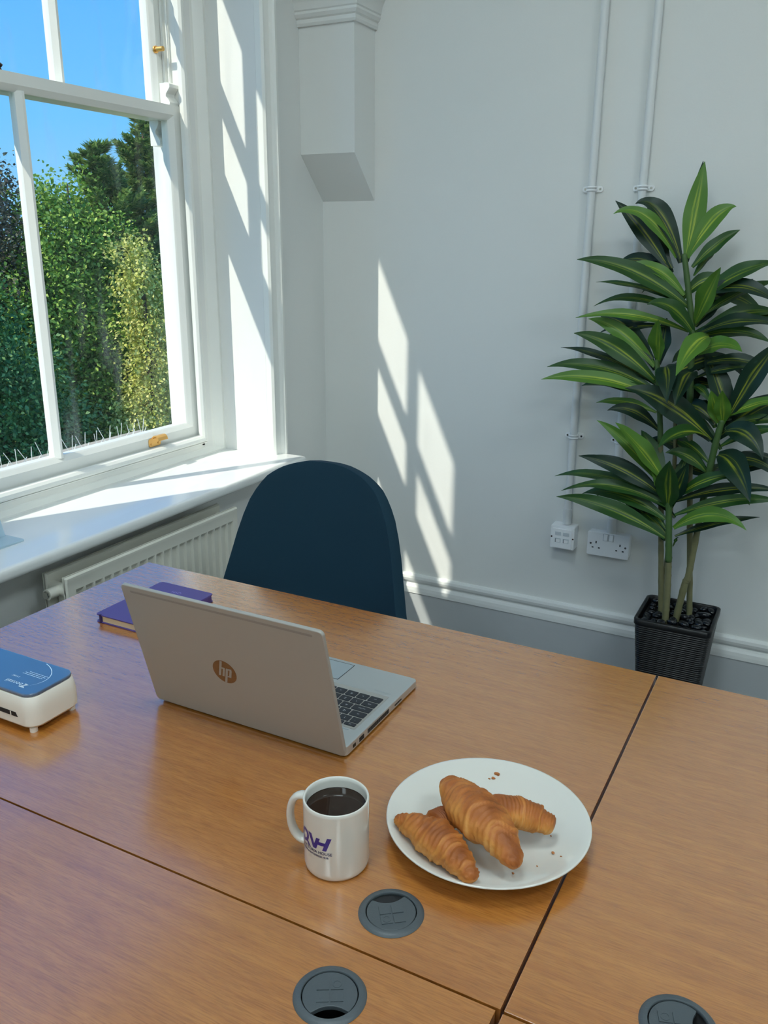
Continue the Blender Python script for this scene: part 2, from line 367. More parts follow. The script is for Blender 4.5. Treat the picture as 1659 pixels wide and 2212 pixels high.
for i, c in enumerate(WINS):
    # window board with rounded nosing
    b = MB(); ya, yb = c-HW+.0005, c+HW-.0005; yA, yB = c-HW-.062, c+HW+.050; xb = XW+.0005
    b.prism([(-1.999,ya),(xb,ya),(xb,yA),(-1.656,yA),(-1.656,yB),(xb,yB),(xb,yb),(-1.999,yb)], lambda u, v, d: (u, v, d), .7005, .736)
    me = b.mesh('window_board'); bm = bmesh.new(); bm.from_mesh(me)
    ed = [q for q in bm.edges if abs(q.verts[0].co.z-q.verts[1].co.z) < 1e-5 and (min(v.co.x for v in q.verts) > -1.66 or (abs(q.verts[0].co.y-q.verts[1].co.y) < 1e-5 and max(v.co.x for v in q.verts) > -1.66))]
    bmesh.ops.bevel(bm, geom=ed, offset=.014, segments=5, affect='EDGES', profile=.5)
    bm.to_mesh(me); bm.free()
    me.transform(Matrix.Translation((1.66, -c, -.7005)))
    struct(obj('trim_%d' % (2+i*2), me, M_sill, origin=(-1.66, c, .7005), autosm=40), 'glossy white window board %s' % ('above the radiator' if i == 0 else 'under the added second window'), 'windowsill')
    ca = MB(); ca.frame(c-HW-.058, c+HW+.058, .736, ZH+.058, [(.058,0,.058,XW+.0005),(.058,0,.058,XW+.022),(.052,0,.052,XW+.030),(.047,0,.047,XW+.031),(.045,0,.045,XW+.026),(.040,0,.040,XW+.028),(.026,0,.026,XW+.034),(.022,0,.022,XW+.044),(.016,0,.016,XW+.050),(.006,0,.006,XW+.050),(.002,0,.002,XW+.045),(0,0,0,XW+.036),(0,0,0,XW+.0005)], sides=3)
    struct(obj('trim_%d' % (3+i*2), ca, M_gloss, autosm=22), 'white moulded casing round the %s window' % ('sunlit' if i == 0 else 'added second'), 'casing')

# ------------------------------------------------------------------ desks: four 1200 x 800 tops meeting at a joint
DZ = 0.73
GROM = [((-0.365, 0.722), 127), ((-0.368, 0.590), -60), ((-0.044, 0.722), 20)]
def desk(x0, x1, y0, y1, label, ports):
    t = thing('desk', ((x0+x1)/2, (y0+y1)/2, 0), label, 'desk', 'oak desks pushed together')
    top = MB(); top.box(x0, x1, y0, y1, DZ-.025, DZ)
    o = obj('tabletop', top, M_wood, t, bevel=.0012)
    for (px, py) in ports:
        cm = MB(); cm.tube([(px, py, DZ-.06), (px, py, DZ+.03)], .0335, 40)
        co = obj('cutter', cm, M_wood, t); o.modifiers.clear()
        m = o.modifiers.new('cut', 'BOOLEAN'); m.object = co; m.operation = 'DIFFERENCE'; m.solver = 'EXACT'
        bpy.context.view_layer.update()
        me = bpy.data.meshes.new_from_object(o.evaluated_get(bpy.context.evaluated_depsgraph_get()))
        o.modifiers.clear(); o.data = me; bpy.data.objects.remove(co)
        me.materials.clear(); me.materials.append(M_wood)
        bv = o.modifiers.new('bevel', 'BEVEL'); bv.width = .0012; bv.segments = 2; bv.limit_method = 'ANGLE'; bv.angle_limit = radians(60)
    f = MB()
    for xx in (x0+.06, x1-.09):
        f = MB(); f.box(xx, xx+.03, y0+.04, y1-.04, DZ-.075, DZ-.0255); obj('frame_rail', f, M_steel, t)
        for yy in (y0+.05, y1-.10):
            g = MB(); g.box(xx-.005, xx+.045, yy, yy+.05, 0.001, DZ-.0755); obj('leg', g, M_steel, t, bevel=.004)
    g = MB(); g.box(x0+.0905, x1-.0905, (y0+y1)/2-.02, (y0+y1)/2+.02, DZ-.070, DZ-.030); obj('cross_beam', g, M_steel, t)
    return t
XL, XM0, XM1, XE = -1.408, -0.2072, -0.2036, 0.996
YBk, YS1, YS0, YFr = 1.461, 0.6575, 0.6545, -0.145
desk(XL, XM0, YS1, YBk, 'oak desk under the laptop and the mug', [GROM[0][0]])
desk(XM1, XE, YS1, YBk, 'oak desk with its corner in front of the potted plant', [GROM[2][0]])
desk(XL, XM0-.004, YFr, YS0, 'oak desk at the near left edge, its round cable port nearest the viewer', [GROM[1][0]])
desk(XM1, XE, YFr, YS0, 'oak desk showing only its corner at the bottom edge', [])

# round cable ports
M_port = mat('port_grey_plastic', S(76,83,87), 0.42, bump=0.12, bscale=500)
PORT_LABEL = ['round grey cable port between the mug and the plate', 'round grey cable port nearest the viewer, below the mug', 'round grey cable port on the right desk, cut by the bottom edge']
for (c, ang), lab in zip(GROM, PORT_LABEL):
    t = thing('cable_port', (c[0], c[1], DZ), lab, 'cable port', 'desk cable ports')
    r = MB(); r.lathe([(.0297,.0030),(.0303,.0036),(.0340,.0032),(.0370,.0020),(.0384,.0003),(.0330,.0003),(.0325,-.0014),(.0302,-.0014),(.0297,-.0006)], (c[0], c[1], DZ), 64)
    obj('ring', r, M_port, t, autosm=45)
    sl = MB(); sl.lathe([(.0318,-.0016),(.0318,-.060),(.0,-.060),(.0,-.0595),(.0308,-.0595),(.0308,-.0016)], (c[0], c[1], DZ), 40, close=True); obj('shade_sleeve', sl, M_dark, t, smooth=True)  # black closed tube stands in for the shade inside the cable hole
    # cap: disc with a bite for cables
    a0 = radians(ang); R = .0286; bite_c, bite_r = .0405, .0265
    pts = []
    for i in range(120):
        w = 2*pi*i/120; x, y = R*cos(w), R*sin(w)
        d = math.hypot(x-bite_c, y)
        if d < bite_r:
            # push the point back on to the bite's arc, seen from the cap centre
            b = x*0
            th = math.atan2(y, x); k_ = bite_c*cos(th); disc = k_*k_-(bite_c**2-bite_r**2)
            rr = k_-math.sqrt(max(disc, 0)); x, y = rr*cos(th), rr*sin(th)
        pts.append((x, y))
    rot = lambda x, y: (c[0]+x*cos(a0)-y*sin(a0), c[1]+x*sin(a0)+y*cos(a0))
    cm = MB(); cm.prism([rot(x, y) for x, y in pts], lambda u, v, d: (u, v, d), DZ-.0030, DZ+.0022)
    cp_ = obj('cap', cm, M_port, t, bevel=.0006)
    # raised emblem: a square of four panels, a circle in one of them
    q = MB(); s_ = .0132; ox = -.0045
    for iy in (-1, 1):
        for ix in (-1, 1):
            cx_, cy_ = ox+ix*(s_/2+.0008), iy*(s_/2+.0008)
            h_ = s_/2-.0001
            P4 = [rot(cx_+a*h_, cy_+b*h_) for a, b in ((-1,-1),(1,-1),(1,1),(-1,1))]
            q.prism(P4, lambda u, v, d: (u, v, d), DZ+.0021, DZ+.0031)
    obj('emblem_panels', q, M_port, cp_)
    e_ = MB(); cx_, cy_ = rot(ox-(s_/2+.0008), (s_/2+.0008))
    e_.lathe([(.0038,.0028),(.0038,.0035),(.0048,.0035),(.0048,.0028)], (cx_, cy_, DZ), 28); obj('emblem_circle', e_, M_port, cp_)

# ------------------------------------------------------------------ laptop
M_alu = mat('laptop_silver', S(172,170,164), 0.5, 0.35, var=0.02, vscale=900)
M_alu2 = mat('laptop_deck_silver', S(198,202,202), 0.38, 0.7)
M_key = mat('key_black', S(34,38,44), 0.5)
M_print = mat('key_legend', S(205,210,214), 0.6)
M_copper = mat('logo_copper', S(136,102,66), 0.38, 0.6, var=0.25, vscale=120, stretch=(1,1,8))
M_pad = mat('touchpad', S(176,188,194), 0.3, 0.5)
M_screen = mat('screen_black', S(8,9,11), 0.12)
LX0, LX1 = -0.930, -0.568
LY0, LY1 = 0.966, 1.216                     # hinge edge, front edge
t = thing('laptop', ((LX0+LX1)/2, (LY0+LY1)/2, DZ), 'open silver laptop with a copper round logo on its lid', 'laptop')
b = MB(); out = rrect(LX0, LX1, LY0, LY1, .009, 5)
b.prism(out, lambda u, v, d: (u, v, DZ + (.0025 if d == 0 else .0185 - (v-LY0)*.012)), 0, 1)
base = obj('base', b, M_alu2, t, bevel=.0012)
top_z = lambda y: DZ + .0185 - (y-LY0)*.012
for fx in (LX0+.03, LX1-.03):
    for fy in (LY0+.03, LY1-.03):
        f = MB(); f.tube([(fx, fy, DZ), (fx, fy, DZ+.003)], .006, 14); obj('foot', f, M_key, base)
deck = lambda u, v, d: (u, v, top_z(v) + d)
pd = MB(); pd.prism(rrect(-.805, -.690, 1.148, 1.206, .002, 2), deck, .00002, .0002); obj('touchpad', pd, M_pad, base)
pd = MB()
for (a, b_, c_, d_) in ((-.8062,-.8052,1.147,1.207),(-.6898,-.6888,1.147,1.207),(-.8062,-.6888,1.1466,1.1475),(-.8062,-.6888,1.2064,1.2072)):
    pd.prism([(a,c_),(b_,c_),(b_,d_),(a,d_)], deck, .0001, .0003)
obj('touchpad_edge', pd, M_dark, base)
kb = MB(); kb.prism(rrect(LX0+.014, LX1-.014, 1.018, 1.135, .003, 3), deck, .0001, .0004); obj('keyboard_tray', kb, M_alu, base)
# keys, seen from the user's side: left of the keyboard is at +X
rows = [(1.0235, .0085, [.021]*15), (1.0345, .0150, [.0155]+[.0185]*12+[.030,.0185]), (1.0525, .0150, [.0255]+[.0185]*12+[.020,.0185]),
        (1.0705, .0150, [.031]+[.0185]*11+[.033,.0185]), (1.0885, .0150, [.0235]+[.0185]*11+[.040,.0185]), (1.1065, .0160, [.0215,.0185,.0185,.0185,.093,.0185,.0185,.0185,.0185,.0185,.0185])]
letters = ['', '`1234567890-=', ' QWERTYUIOP[]', ' ASDFGHJKL;', ' \\ZXCVBNM,.', '']
for ri, (ky, kh, ws) in enumerate(rows):
    tot = sum(ws); sc = (LX1-LX0-.034)/tot; x = LX1-.017
    for ki, w in enumerate(ws):
        ww = w*sc; m = MB()
        m.prism(rrect(x-ww+.0011, x-.0011, ky, ky+kh, .0014, 2), deck, .0002, .0014)
        ko = obj('key', m, M_key, base)
        lt = letters[ri]
        ch = lt[ki] if ki < len(lt) else ''
        if ri in (0,) or (ri == 5 and ki in (0,1,2,3)): ch = {0:'esc fn'.split()[0] if ki == 0 else 'f'+str(ki) if ki < 13 else '', 5:['ctrl','fn','#','alt'][ki] if ki < 4 else ''}[ri]
        if ri in (2,3,4) and ki == 0: ch = {2:'tab', 3:'caps lock', 4:'shift'}[ri]
        if ch.strip():
            size = .0062 if len(ch) == 1 else .0034
            cx_, cy_ = x-ww/2, ky+kh*.58
            tm = text_mb(ch, size, 'CENTER', fn=lambda u, v, d, cx_=cx_, cy_=cy_: (cx_-u, cy_-v, top_z(cy_)+.00155))
            obj('key_legend', tm, M_print, base)
        x -= ww
# side details on the visible edge
for yv in [1.035+.0030*i for i in range(24)]:
    g = MB(); g.box(LX1-.001, LX1+.0006, yv, yv+.0014, DZ+.0065, DZ+.0135); obj('vent_slot', g, M_dark, base)
pt = MB(); pt.box(LX1-.001, LX1+.0007, 1.008, 1.022, DZ+.006, DZ+.013); obj('usb_port', pt, M_dark, base)
pt = MB(); pt.box(LX1-.001, LX1+.0007, .988, .996, DZ+.007, DZ+.012); obj('lock_port', pt, M_dark, base)
pt = MB(); pt.box(LX1-.001, LX1+.0007, 1.128, 1.152, DZ+.0075, DZ+.0095); obj('card_slot', pt, M_dark, base)
tx = text_mb('PROBOOK', .0042, 'CENTER', fn=lambda u, v, d: (-.600-u*1.6, 1.146-v, top_z(1.146)+.0003)); obj('deck_lettering', tx, M_pad, base)
fp = MB(); fp.prism(rrect(LX1-.040, LX1-.022, 1.012, 1.0145, .001, 2), deck, .0001, .0004); obj('power_button', fp, M_pad, base)
# lid: leans back over the near side
hy, hz, ty, tz = .9655, DZ+.006, .905, .966
ax = Vector((0, ty-hy, tz-hz)); LH = ax.length; ax.normalize(); nrm = Vector((0, ax.z, -ax.y)) * -1     # outward, towards the viewer
lidp = lambda u, v, d: tuple(Vector((u, hy, hz)) + ax*v + nrm*d)
lm = MB(); lm.prism(rrect(LX0-.004, LX1+.002, 0, LH, .008, 5), lidp, -.0035, .0030)
lid = obj('lid', lm, M_alu, t, bevel=.0016, segs=3)
g = MB(); g.prism(rrect(LX0+.014, LX1-.016, LH-.0125, LH-.0085, .0018, 3), lidp, .0029, .0032); obj('antenna_line', g, mat('antenna_strip', S(150,148,143), 0.5, 0.3), lid)
g = MB(); g.prism(rrect(LX0+.003, LX1-.005, .012, LH-.006, .003, 2), lidp, -.0040, -.0034); obj('screen', g, M_screen, lid)
g = MB(); g.tube([(LX0+.03, hy+.004, hz+.004), (LX1-.03, hy+.004, hz+.004)], .006, 14); obj('hinge', g, M_key, t)
# copper disc logo with two slanted letters
lc, lv, lr = -.7640, .1095, .0222
dm = MB(); dm.prism([(lc+lr*cos(2*pi*i/48), lv+lr*sin(2*pi*i/48)) for i in range(48)], lidp, .0029, .0032); dk = obj('logo_disc', dm, M_copper, lid)
lt = MB()
def sbar(x, w, v0, v1): lt.prism([(lc+x+v*.30, lv+v) for v in (v0,)] + [(lc+x+w+v0*.30, lv+v0), (lc+x+w+v1*.30, lv+v1), (lc+x+v1*.30, lv+v1)], lidp, .0031, .0034)
wd = .0042
sbar(-.0105, wd, -.0095, .0212)              # h stem
sbar(-.0035, wd, -.0095, .0055); sbar(-.0105, .0104, .0055, .0085)
sbar(.0022, wd, -.0215, .0085)               # p stem
sbar(.0092, wd, -.0095, .0055); sbar(.0022, .0104, .0055, .0085); sbar(.0022, .0104, -.0095, -.0065)
obj('logo_letters', lt, M_alu, lid)

# ------------------------------------------------------------------ purple notebook behind the laptop
M_purple = mat('purple_cover', S(84,68,136), 0.5, bump=0.15, bscale=500)
M_paper = mat('paper_edge', S(226,208,176), 0.8, var=0.08, vscale=300, stretch=(0.05,0.05,6))
nx0, nx1, ny0, ny1 = -1.264, -1.118, 1.147, 1.346
t = thing('notebook', ((nx0+nx1)/2, (ny0+ny1)/2, DZ), 'closed purple hardback notebook half hidden by the laptop lid', 'notebook')
m = MB(); m.prism(rrect(nx0+.004, nx1-.004, ny0+.003, ny1-.003, .006, 4), lambda u, v, d: (u, v, d), DZ+.0025, DZ+.0155); obj('pages', m, M_paper, t)
for z0_, z1_, nm in ((DZ, DZ+.0026, 'back_cover'), (DZ+.0154, DZ+.018, 'front_cover')):
    m = MB(); m.prism(rrect(nx0, nx1, ny0, ny1, .008, 5), lambda u, v, d: (u, v, d), z0_, z1_); obj(nm, m, M_purple, t, bevel=.0009)
m = MB(); m.box(nx1-.0045, nx1+.0005, ny0+.008, ny1-.008, DZ+.0005, DZ+.0175); obj('spine', m, M_purple, t, bevel=.002)
m = MB(); m.box(nx0+.012, nx0+.017, ny0-.0008, ny0+.003, DZ-.0+.0002, DZ+.0185); obj('elastic_band', m, mat('elastic_dark', S(48,36,92), 0.7), t)
tm = text_mb('QVH', .012, 'CENTER', fn=lambda u, v, d: (-1.192-u, 1.315-v, DZ+.01805)); obj('cover_emblem', tm, mat('deboss_purple', S(140,126,200), 0.5), t)

# ------------------------------------------------------------------ laminator at the left edge
M_lam = mat('laminator_white', S(233,229,219), 0.42)
M_lamt = mat('laminator_top_sky_tint', S(72,96,126), 0.14, spec=1.0, coat=1.0)  # reflected sky is put into the base colour as a lighter blue
ax0, ax1, ay0, ay1 = -1.372, -1.028, .787, .890
t = thing('laminator', ((ax0+ax1)/2, (ay0+ay1)/2, DZ), 'white laminator with a glossy top given a reflected-sky blue beside the laptop', 'laminator')
m = MB(); n_ = 8
rings = [(0.010, .006), (0.004, .008), (0.0, .013), (0.0, .040), (0.0025, .0590), (0.004, .0612)]
vs, fs = [], []
for ins, z in rings: vs += [(x, y, DZ+z) for x, y in rrect(ax0+ins, ax1-ins, ay0+ins, ay1-ins, .022, n_)]
k_ = 4*(n_+1)
for i in range(len(rings)-1):
    for j in range(k_): fs.append((i*k_+j, i*k_+(j+1)%k_, (i+1)*k_+(j+1)%k_, (i+1)*k_+j))
fs += [tuple(reversed(range(k_))), tuple(range((len(rings)-1)*k_, len(rings)*k_))]
m.add(vs, fs); body = obj('body', m, M_lam, t, autosm=35)
m = MB(); m.prism(rrect(ax0+.004, ax1-.004, ay0+.004, ay1-.004, .020, 8), lambda u, v, d: (u, v, d), DZ+.0612, DZ+.0668); top = obj('top_panel', m, M_lamt, t, bevel=.0022, segs=4)
for fx in (ax0+.02, ax1-.014):
    for fy in (ay0+.012, ay1-.014):
        m = MB(); m.tube([(fx, fy, DZ), (fx, fy, DZ+.0075)], .0062, 16); obj('foot', m, M_lam, t, smooth=False)
m = MB(); m.prism([(-1.34, .0335), (-1.064, .0335), (-1.060, .026), (-1.34, .026)], lambda u, v, d: (u, d, DZ+v), ay0-.0006, ay0+.004); obj('slot', m, M_dark, body)
for i in range(9):
    m = MB(); xx = -1.075-.028*i; m.box(xx-.001, xx+.001, ay0-.0010, ay0-.0002, DZ+.0262, DZ+.0332); obj('slot_rib', m, M_lam, body)
M_white_print = mat('white_print', S(214,228,240), 0.5)
tz_ = DZ+.06692
tm = text_mb('bonsaii', .0125, 'LEFT', fn=lambda u, v, d: (-1.0745-u*1.05, .8165-v, tz_), bold=.0); obj('brand_lettering', tm, M_white_print, top)
tm = text_mb('L418C', .0058, 'LEFT', fn=lambda u, v, d: (-1.098-u*1.1, .8305-v, tz_)); obj('model_lettering', tm, M_white_print, top)
lg = MB()
for pts in ([(-1.0725,.8185),(-1.0635,.8165),(-1.0685,.8115)], [(-1.0725,.8115),(-1.0660,.8095),(-1.0625,.8065),(-1.0745,.8060)], [(-1.0705,.8160),(-1.0685,.8160),(-1.0700,.8080),(-1.0718,.8080)]):
    lg.add([(x, y, tz_) for x, y in pts], [tuple(range(len(pts)))])
obj('brand_emblem', lg, M_white_print, top)
for i, (a, b_) in enumerate(((-1.1085,-1.0605),(-1.1065,-1.0585),(-1.1000,-1.0565))):
    l_ = MB(); yy = .8405+.0042*i; xx = b_
    while xx > a+.004:
        w_ = random.uniform(.0022,.0058); l_.add([(xx-w_, yy, tz_), (xx, yy, tz_), (xx, yy+.0011, tz_), (xx-w_, yy+.0011, tz_)], [(0,1,2,3)]); xx -= w_+.0010
    obj('small_print', l_, M_white_print, top)
arc = MB(); pp = []
for i in range(25):
    w = radians(-30+95*i/24); pp.append((-1.128+.075*cos(w)*1.0, .838+.047*sin(w)))
pp2 = [(x*1+(.0009), y+.0009) for x, y in pp]
for i in range(24): arc.add([(pp[i][0],pp[i][1],tz_),(pp2[i][0],pp2[i][1],tz_),(pp2[i+1][0],pp2[i+1][1],tz_),(pp[i+1][0],pp[i+1][1],tz_)], [(0,1,2,3)])
obj('arc_line', arc, M_white_print, top)

# ------------------------------------------------------------------ mug of black coffee
M_china = mat('white_china', S(216,214,206), 0.07, spec=0.6, coat=0.4)
MC = (-0.4660, 0.7685); MR = .0408
t = thing('mug', (MC[0], MC[1], DZ), 'white china mug printed with a purple emblem, holding black coffee', 'mug')
m = MB(); m.lathe([(.0,.0015),(.034,.0015),(.036,.0),(.0385,.0008),(.0400,.004),(MR,.010),(MR,.090),(.0406,.0945),(.0395,.0958),(.0380,.0945),(.0374,.090),(.0372,.010),(.034,.006),(.0,.0055)], (MC[0], MC[1], DZ), 72, close=False)
obj('body', m, M_china, t, smooth=True)
ha = radians(-172)                            # handle direction, away to the left of the viewer
hd = Vector((cos(ha), sin(ha), 0)); hpth = []
for i in range(19):
    w = radians(100-200*i/18); r_ = .0385+.0245*max(0, cos(w))**.7; hpth.append(Vector((MC[0], MC[1], DZ+.0530+.033*sin(w))) + hd*r_)
m = MB(); vs = []; nn = 14
for i, p_ in enumerate(hpth):
    tg = (hpth[min(i+1,18)]-hpth[max(i-1,0)]).normalized(); sd = Vector((-hd.y, hd.x, 0)); nb_ = tg.cross(sd).normalized()
    for j in range(nn):
        w = 2*pi*j/nn; vs.append(p_ + sd*(.0072*cos(w)) + nb_*(.0046*sin(w)))
fs = [(i*nn+j, i*nn+(j+1)%nn, (i+1)*nn+(j+1)%nn, (i+1)*nn+j) for i in range(18) for j in range(nn)]
m.add(vs, fs + [tuple(reversed(range(nn))), tuple(range(18*nn, 19*nn))]); obj('handle', m, M_china, t, smooth=True)
M_ink = mat('mug_purple_print', S(52,34,128), 0.3); M_ink2 = mat('mug_dark_print', S(46,44,86), 0.3)
A_END = radians(-66.5)
def wrap(width, z0, xs=1.0, shear=0.0):
    def fn(u, v, d):
        a = A_END + (u*xs + v*shear - width)/MR
        return (MC[0]+(MR+.00025)*cos(a), MC[1]+(MR+.00025)*sin(a), DZ+z0+v)
    return fn
# emblem letters Q V H as slanted strokes
em = MB(); WQ = .0640; fn = wrap(WQ, .0452)
def stroke(pts):
    n_ = len(pts); em.add([(u, v, 0) for u, v in pts], [tuple(range(n_))])
H_ = .0185
stroke([(.0300,H_),(.0358,H_),(.0412,.0040),(.0395,.0),(.0385,.0)]); stroke([(.0385,.0),(.0432,.0),(.0488,H_*.86),(.0436,H_*.86),(.0400,.0058)])   # V
stroke([(.0515,.0),(.0568,.0),(.0636,H_),(.0580,H_)])                      # H right stem
stroke([(.0440,.0066),(.0545,.0066),(.0565,.0112),(.0460,.0112)])          # H bar
for i in range(22):                                                        # Q ring
    w0, w1 = 2*pi*i/22, 2*pi*(i+1)/22; q_ = lambda w, r: (.0215+r*cos(w)*.95+ r*sin(w)*.15, .0092+r*sin(w))
    stroke([q_(w0,.0096), q_(w1,.0096), q_(w1,.0052), q_(w0,.0052)])
stroke([(.0235,.0050),(.0285,.0050),(.0345,-.0015),(.0292,-.0015)])        # Q tail
me = em.mesh('emblem'); bm = bmesh.new(); bm.from_mesh(me); bmesh.ops.triangulate(bm, faces=bm.faces[:]); bmesh.ops.subdivide_edges(bm, edges=bm.edges[:], cuts=5, use_grid_fill=True); bm.to_mesh(me); bm.free()
em = MB(); em.v = [fn(v.co.x, v.co.y, 0) for v in me.vertices]; em.f = [tuple(p_.vertices) for p_ in me.polygons]
obj('emblem', em, M_ink, t)
W1 = .0585
tm = text_mb('QUEEN VICTORIA HOUSE', .0056, 'RIGHT', fn=wrap(0, .0392), bold=.00012); obj('emblem_lettering', tm, M_ink2, t)
tm = text_mb('BUSINESS & ENTERPRISE HUB', .0036, 'RIGHT', fn=wrap(.0045, .0345), bold=.00012); obj('emblem_lettering', tm, M_ink2, t)
M_coffee = mat('black_coffee', S(34,18,8), 0.06, spec=0.5)
m = MB(); m.lathe([(0,.0),(.0366,.0),(.0369,.0006),(.0369,-.02),(0,-.02)], (MC[0], MC[1], DZ+.081), 64, close=False)
tag(obj('coffee', m, M_coffee, smooth=False), 'black coffee filling the white mug', 'coffee')

# ------------------------------------------------------------------ plate with two croissants and crumbs
PC = (-0.3180, 0.9060)
m = MB(); m.lathe([(0,.0035),(.060,.0035),(.064,.0),(.069,.0),(.073,.0030),(.100,.0100),(.122,.0190),(.1310,.0245),(.1330,.0262),(.1325,.0278),(.1305,.0276),(.120,.0222),(.098,.0135),(.082,.0088),(.070,.0072),(0,.0070)], (PC[0], PC[1], DZ), 96, close=False)
tag(obj('plate', m, M_china, smooth=True), 'round white coupe plate holding two croissants', 'plate')
M_cro = mat('croissant_crust', S(186,112,48), 0.5, spec=0.35)
N, L, p = nodes(M_cro)
tc = N.new('ShaderNodeTexCoord'); na = N.new('ShaderNodeTexNoise'); na.inputs['Scale'].default_value = 42; na.inputs['Detail'].default_value = 6; L.new(tc.outputs['Object'], na.inputs['Vector'])
at = N.new('ShaderNodeAttribute'); at.attribute_name = 'bake'
ad = N.new('ShaderNodeMath'); ad.operation = 'MULTIPLY_ADD'; ad.inputs[1].default_value = 0.55; L.new(na.outputs[0], ad.inputs[0]); L.new(at.outputs['Fac'], ad.inputs[2])
ra = N.new('ShaderNodeValToRGB'); L.new(ad.outputs[0], ra.inputs[0]); el = ra.color_ramp.elements
el[0].position = 0.22; el[0].color = S(228,172,100); el[1].position = 0.95; el[1].color = S(134,72,30)
k = el.new(0.45); k.color = S(206,140,68); k = el.new(0.7); k.color = S(174,102,46)
L.new(ra.outputs[0], p.inputs['Base Color'])
nb = N.new('ShaderNodeTexNoise'); nb.inputs['Scale'].default_value = 260; nb.inputs['Detail'].default_value = 4; L.new(tc.outputs['Object'], nb.inputs['Vector'])
bp = N.new('ShaderNodeBump'); bp.inputs['Strength'].default_value = 0.5; bp.inputs['Distance'].default_value = 0.0012; L.new(nb.outputs[0], bp.inputs['Height']); L.new(bp.outputs[0], p.inputs['Normal'])
def bez(pts, t_):
    pts = [Vector(q) for q in pts]
    # Catmull-Rom through the points
    n_ = len(pts)-1; s_ = min(t_*n_, n_-1e-6); i = int(s_); f_ = s_-i
    P0 = pts[max(i-1,0)]; P1 = pts[i]; P2 = pts[i+1]; P3 = pts[min(i+2,n_)]
    return 0.5*((2*P1)+(-P0+P2)*f_+(2*P0-5*P1+4*P2-P3)*f_*f_+(-P0+3*P1-3*P2+P3)*f_**3)
def roll(mb, bake, spine, radii, ridges, seed, lean=.05, flat=.86, nt_=110, na_=44):
    """A rolled dough tube: overlapping layers step down towards both ends."""
    vs, fs = [], []
    mid = .5
    for i in range(nt_+1):
        t_ = i/nt_; c_ = bez(spine, t_); tg = (bez(spine, min(t_+.01,1))-bez(spine, max(t_-.01,0))).normalized()
        sd = Vector((0,0,1)).cross(tg).normalized(); upv = tg.cross(sd)
        s_ = t_*(len(radii)-1); i_ = min(int(s_), len(radii)-2); R0 = radii[i_]*(1-(s_-i_))+radii[i_+1]*(s_-i_)
        endc = min(1, math.sqrt(max(0, 1-(max(0, .10-t_)/.10)**2)), math.sqrt(max(0, 1-(max(0, t_-.90)/.10)**2)))
        for j in range(na_):
            w = 2*pi*j/na_
            tt = t_ + lean*cos(w+seed) + .012*sin(3*w+seed*2) + .02*noise.noise(Vector((cos(w)*1.3, sin(w)*1.3, t_*6+seed)))
            step = 0; edge = 0
            for rg in ridges:
                d_ = (rg-tt) if rg < mid else (tt-rg)       # distance outward past the layer edge
                if d_ > 0: step += .0020*min(1, d_/.012)
                edge = max(edge, math.exp(-((tt-rg)/.012)**2))
            q = c_+sd*cos(w)*R0*.9+upv*sin(w)*R0*.9
            nz = noise.noise(q*55+Vector((seed*9,0,0)))*.0026 + noise.noise(q*170+Vector((0,seed*5,0)))*.0010
            fine = .0007*sin(tt*130+5*noise.noise(q*38))
            r_ = max(.0004, (R0-step+nz+fine+.0008*edge)*endc)
            pt = c_+sd*cos(w)*r_+upv*sin(w)*r_*flat
            vs.append(pt); bake.append(min(1, max(0, .20+.34*max(0, sin(w))-.17*edge+.20*noise.noise(q*34))))
    for i in range(nt_):
        for j in range(na_): fs.append((i*na_+j, i*na_+(j+1)%na_, (i+1)*na_+(j+1)%na_, (i+1)*na_+j))
    fs += [tuple(reversed(range(na_))), tuple(range(nt_*na_, (nt_+1)*na_))]
    mb.add(vs, fs)
def croissant(label, rolls):
    mb, bake = MB(), []
    for r_ in rolls: roll(mb, bake, *r_)
    o = obj('croissant', mb, M_cro, smooth=True)
    a = o.data.attributes.new('bake', 'FLOAT', 'POINT')
    a.data.foreach_set('value', bake[:len(o.data.vertices)])
    return tag(o, label, 'croissant', 'croissants on the plate')
z1 = DZ+.034
croissant('croissant lying flat on the left of the plate, under the other one',
    [([(-.421,.842,z1-.003),(-.390,.835,z1),(-.352,.822,z1+.002),(-.318,.804,z1),(-.288,.783,z1-.003)], [.013,.0205,.0255,.0255,.0225,.016], [.16,.34,.42,.60,.68,.84], 1.3),
     ([(-.372,.850,z1),(-.360,.878,z1-.004),(-.350,.902,z1-.010)], [.017,.016,.012], [.7], 2.2, .03)])
z2 = DZ+.052
croissant('larger browned croissant resting on top of the other one',
    [([(-.384,.924,z2-.006),(-.356,.897,z2),(-.318,.866,z2+.004),(-.283,.845,z2+.002),(-.247,.817,z2-.012)], [.0165,.0235,.0310,.0310,.0245,.0165], [.20,.26,.62,.80,.84], 4.1),
     ([(-.318,.880,z2),(-.290,.902,z2-.004),(-.262,.914,z2-.012),(-.232,.916,z2-.018)], [.022,.0235,.0205,.015], [.45,.75], .6, .04)])
M_crumb = mat('pastry_crumb', S(170,104,52), 0.7, var=.3, vscale=400)
CR = [(-.345,1.012,.0045,.0025),(-.347,1.004,.0030,.0015),(-.352,1.001,.0018,.001),(-.226,.894,.0024,.0016),(-.214,.889,.0016,.001),(-.259,.860,.0014,.001),(-.258,.836,.0018,.0013),(-.239,.928,.0012,.0009),(-.236,.862,.0012,.001)]
CRL = ['largest pastry crumb at the far rim of the plate','crumb just below the largest one at the far rim','tiny crumb left of the largest one at the far rim','dark crumb on the right side of the plate','tiny crumb beside the dark one on the right of the plate','tiny crumb just below the horn of the upper croissant','small crumb on the near side of the plate','tiny crumb right of the croissant tip','tiny crumb between the upper croissant and the near rim']
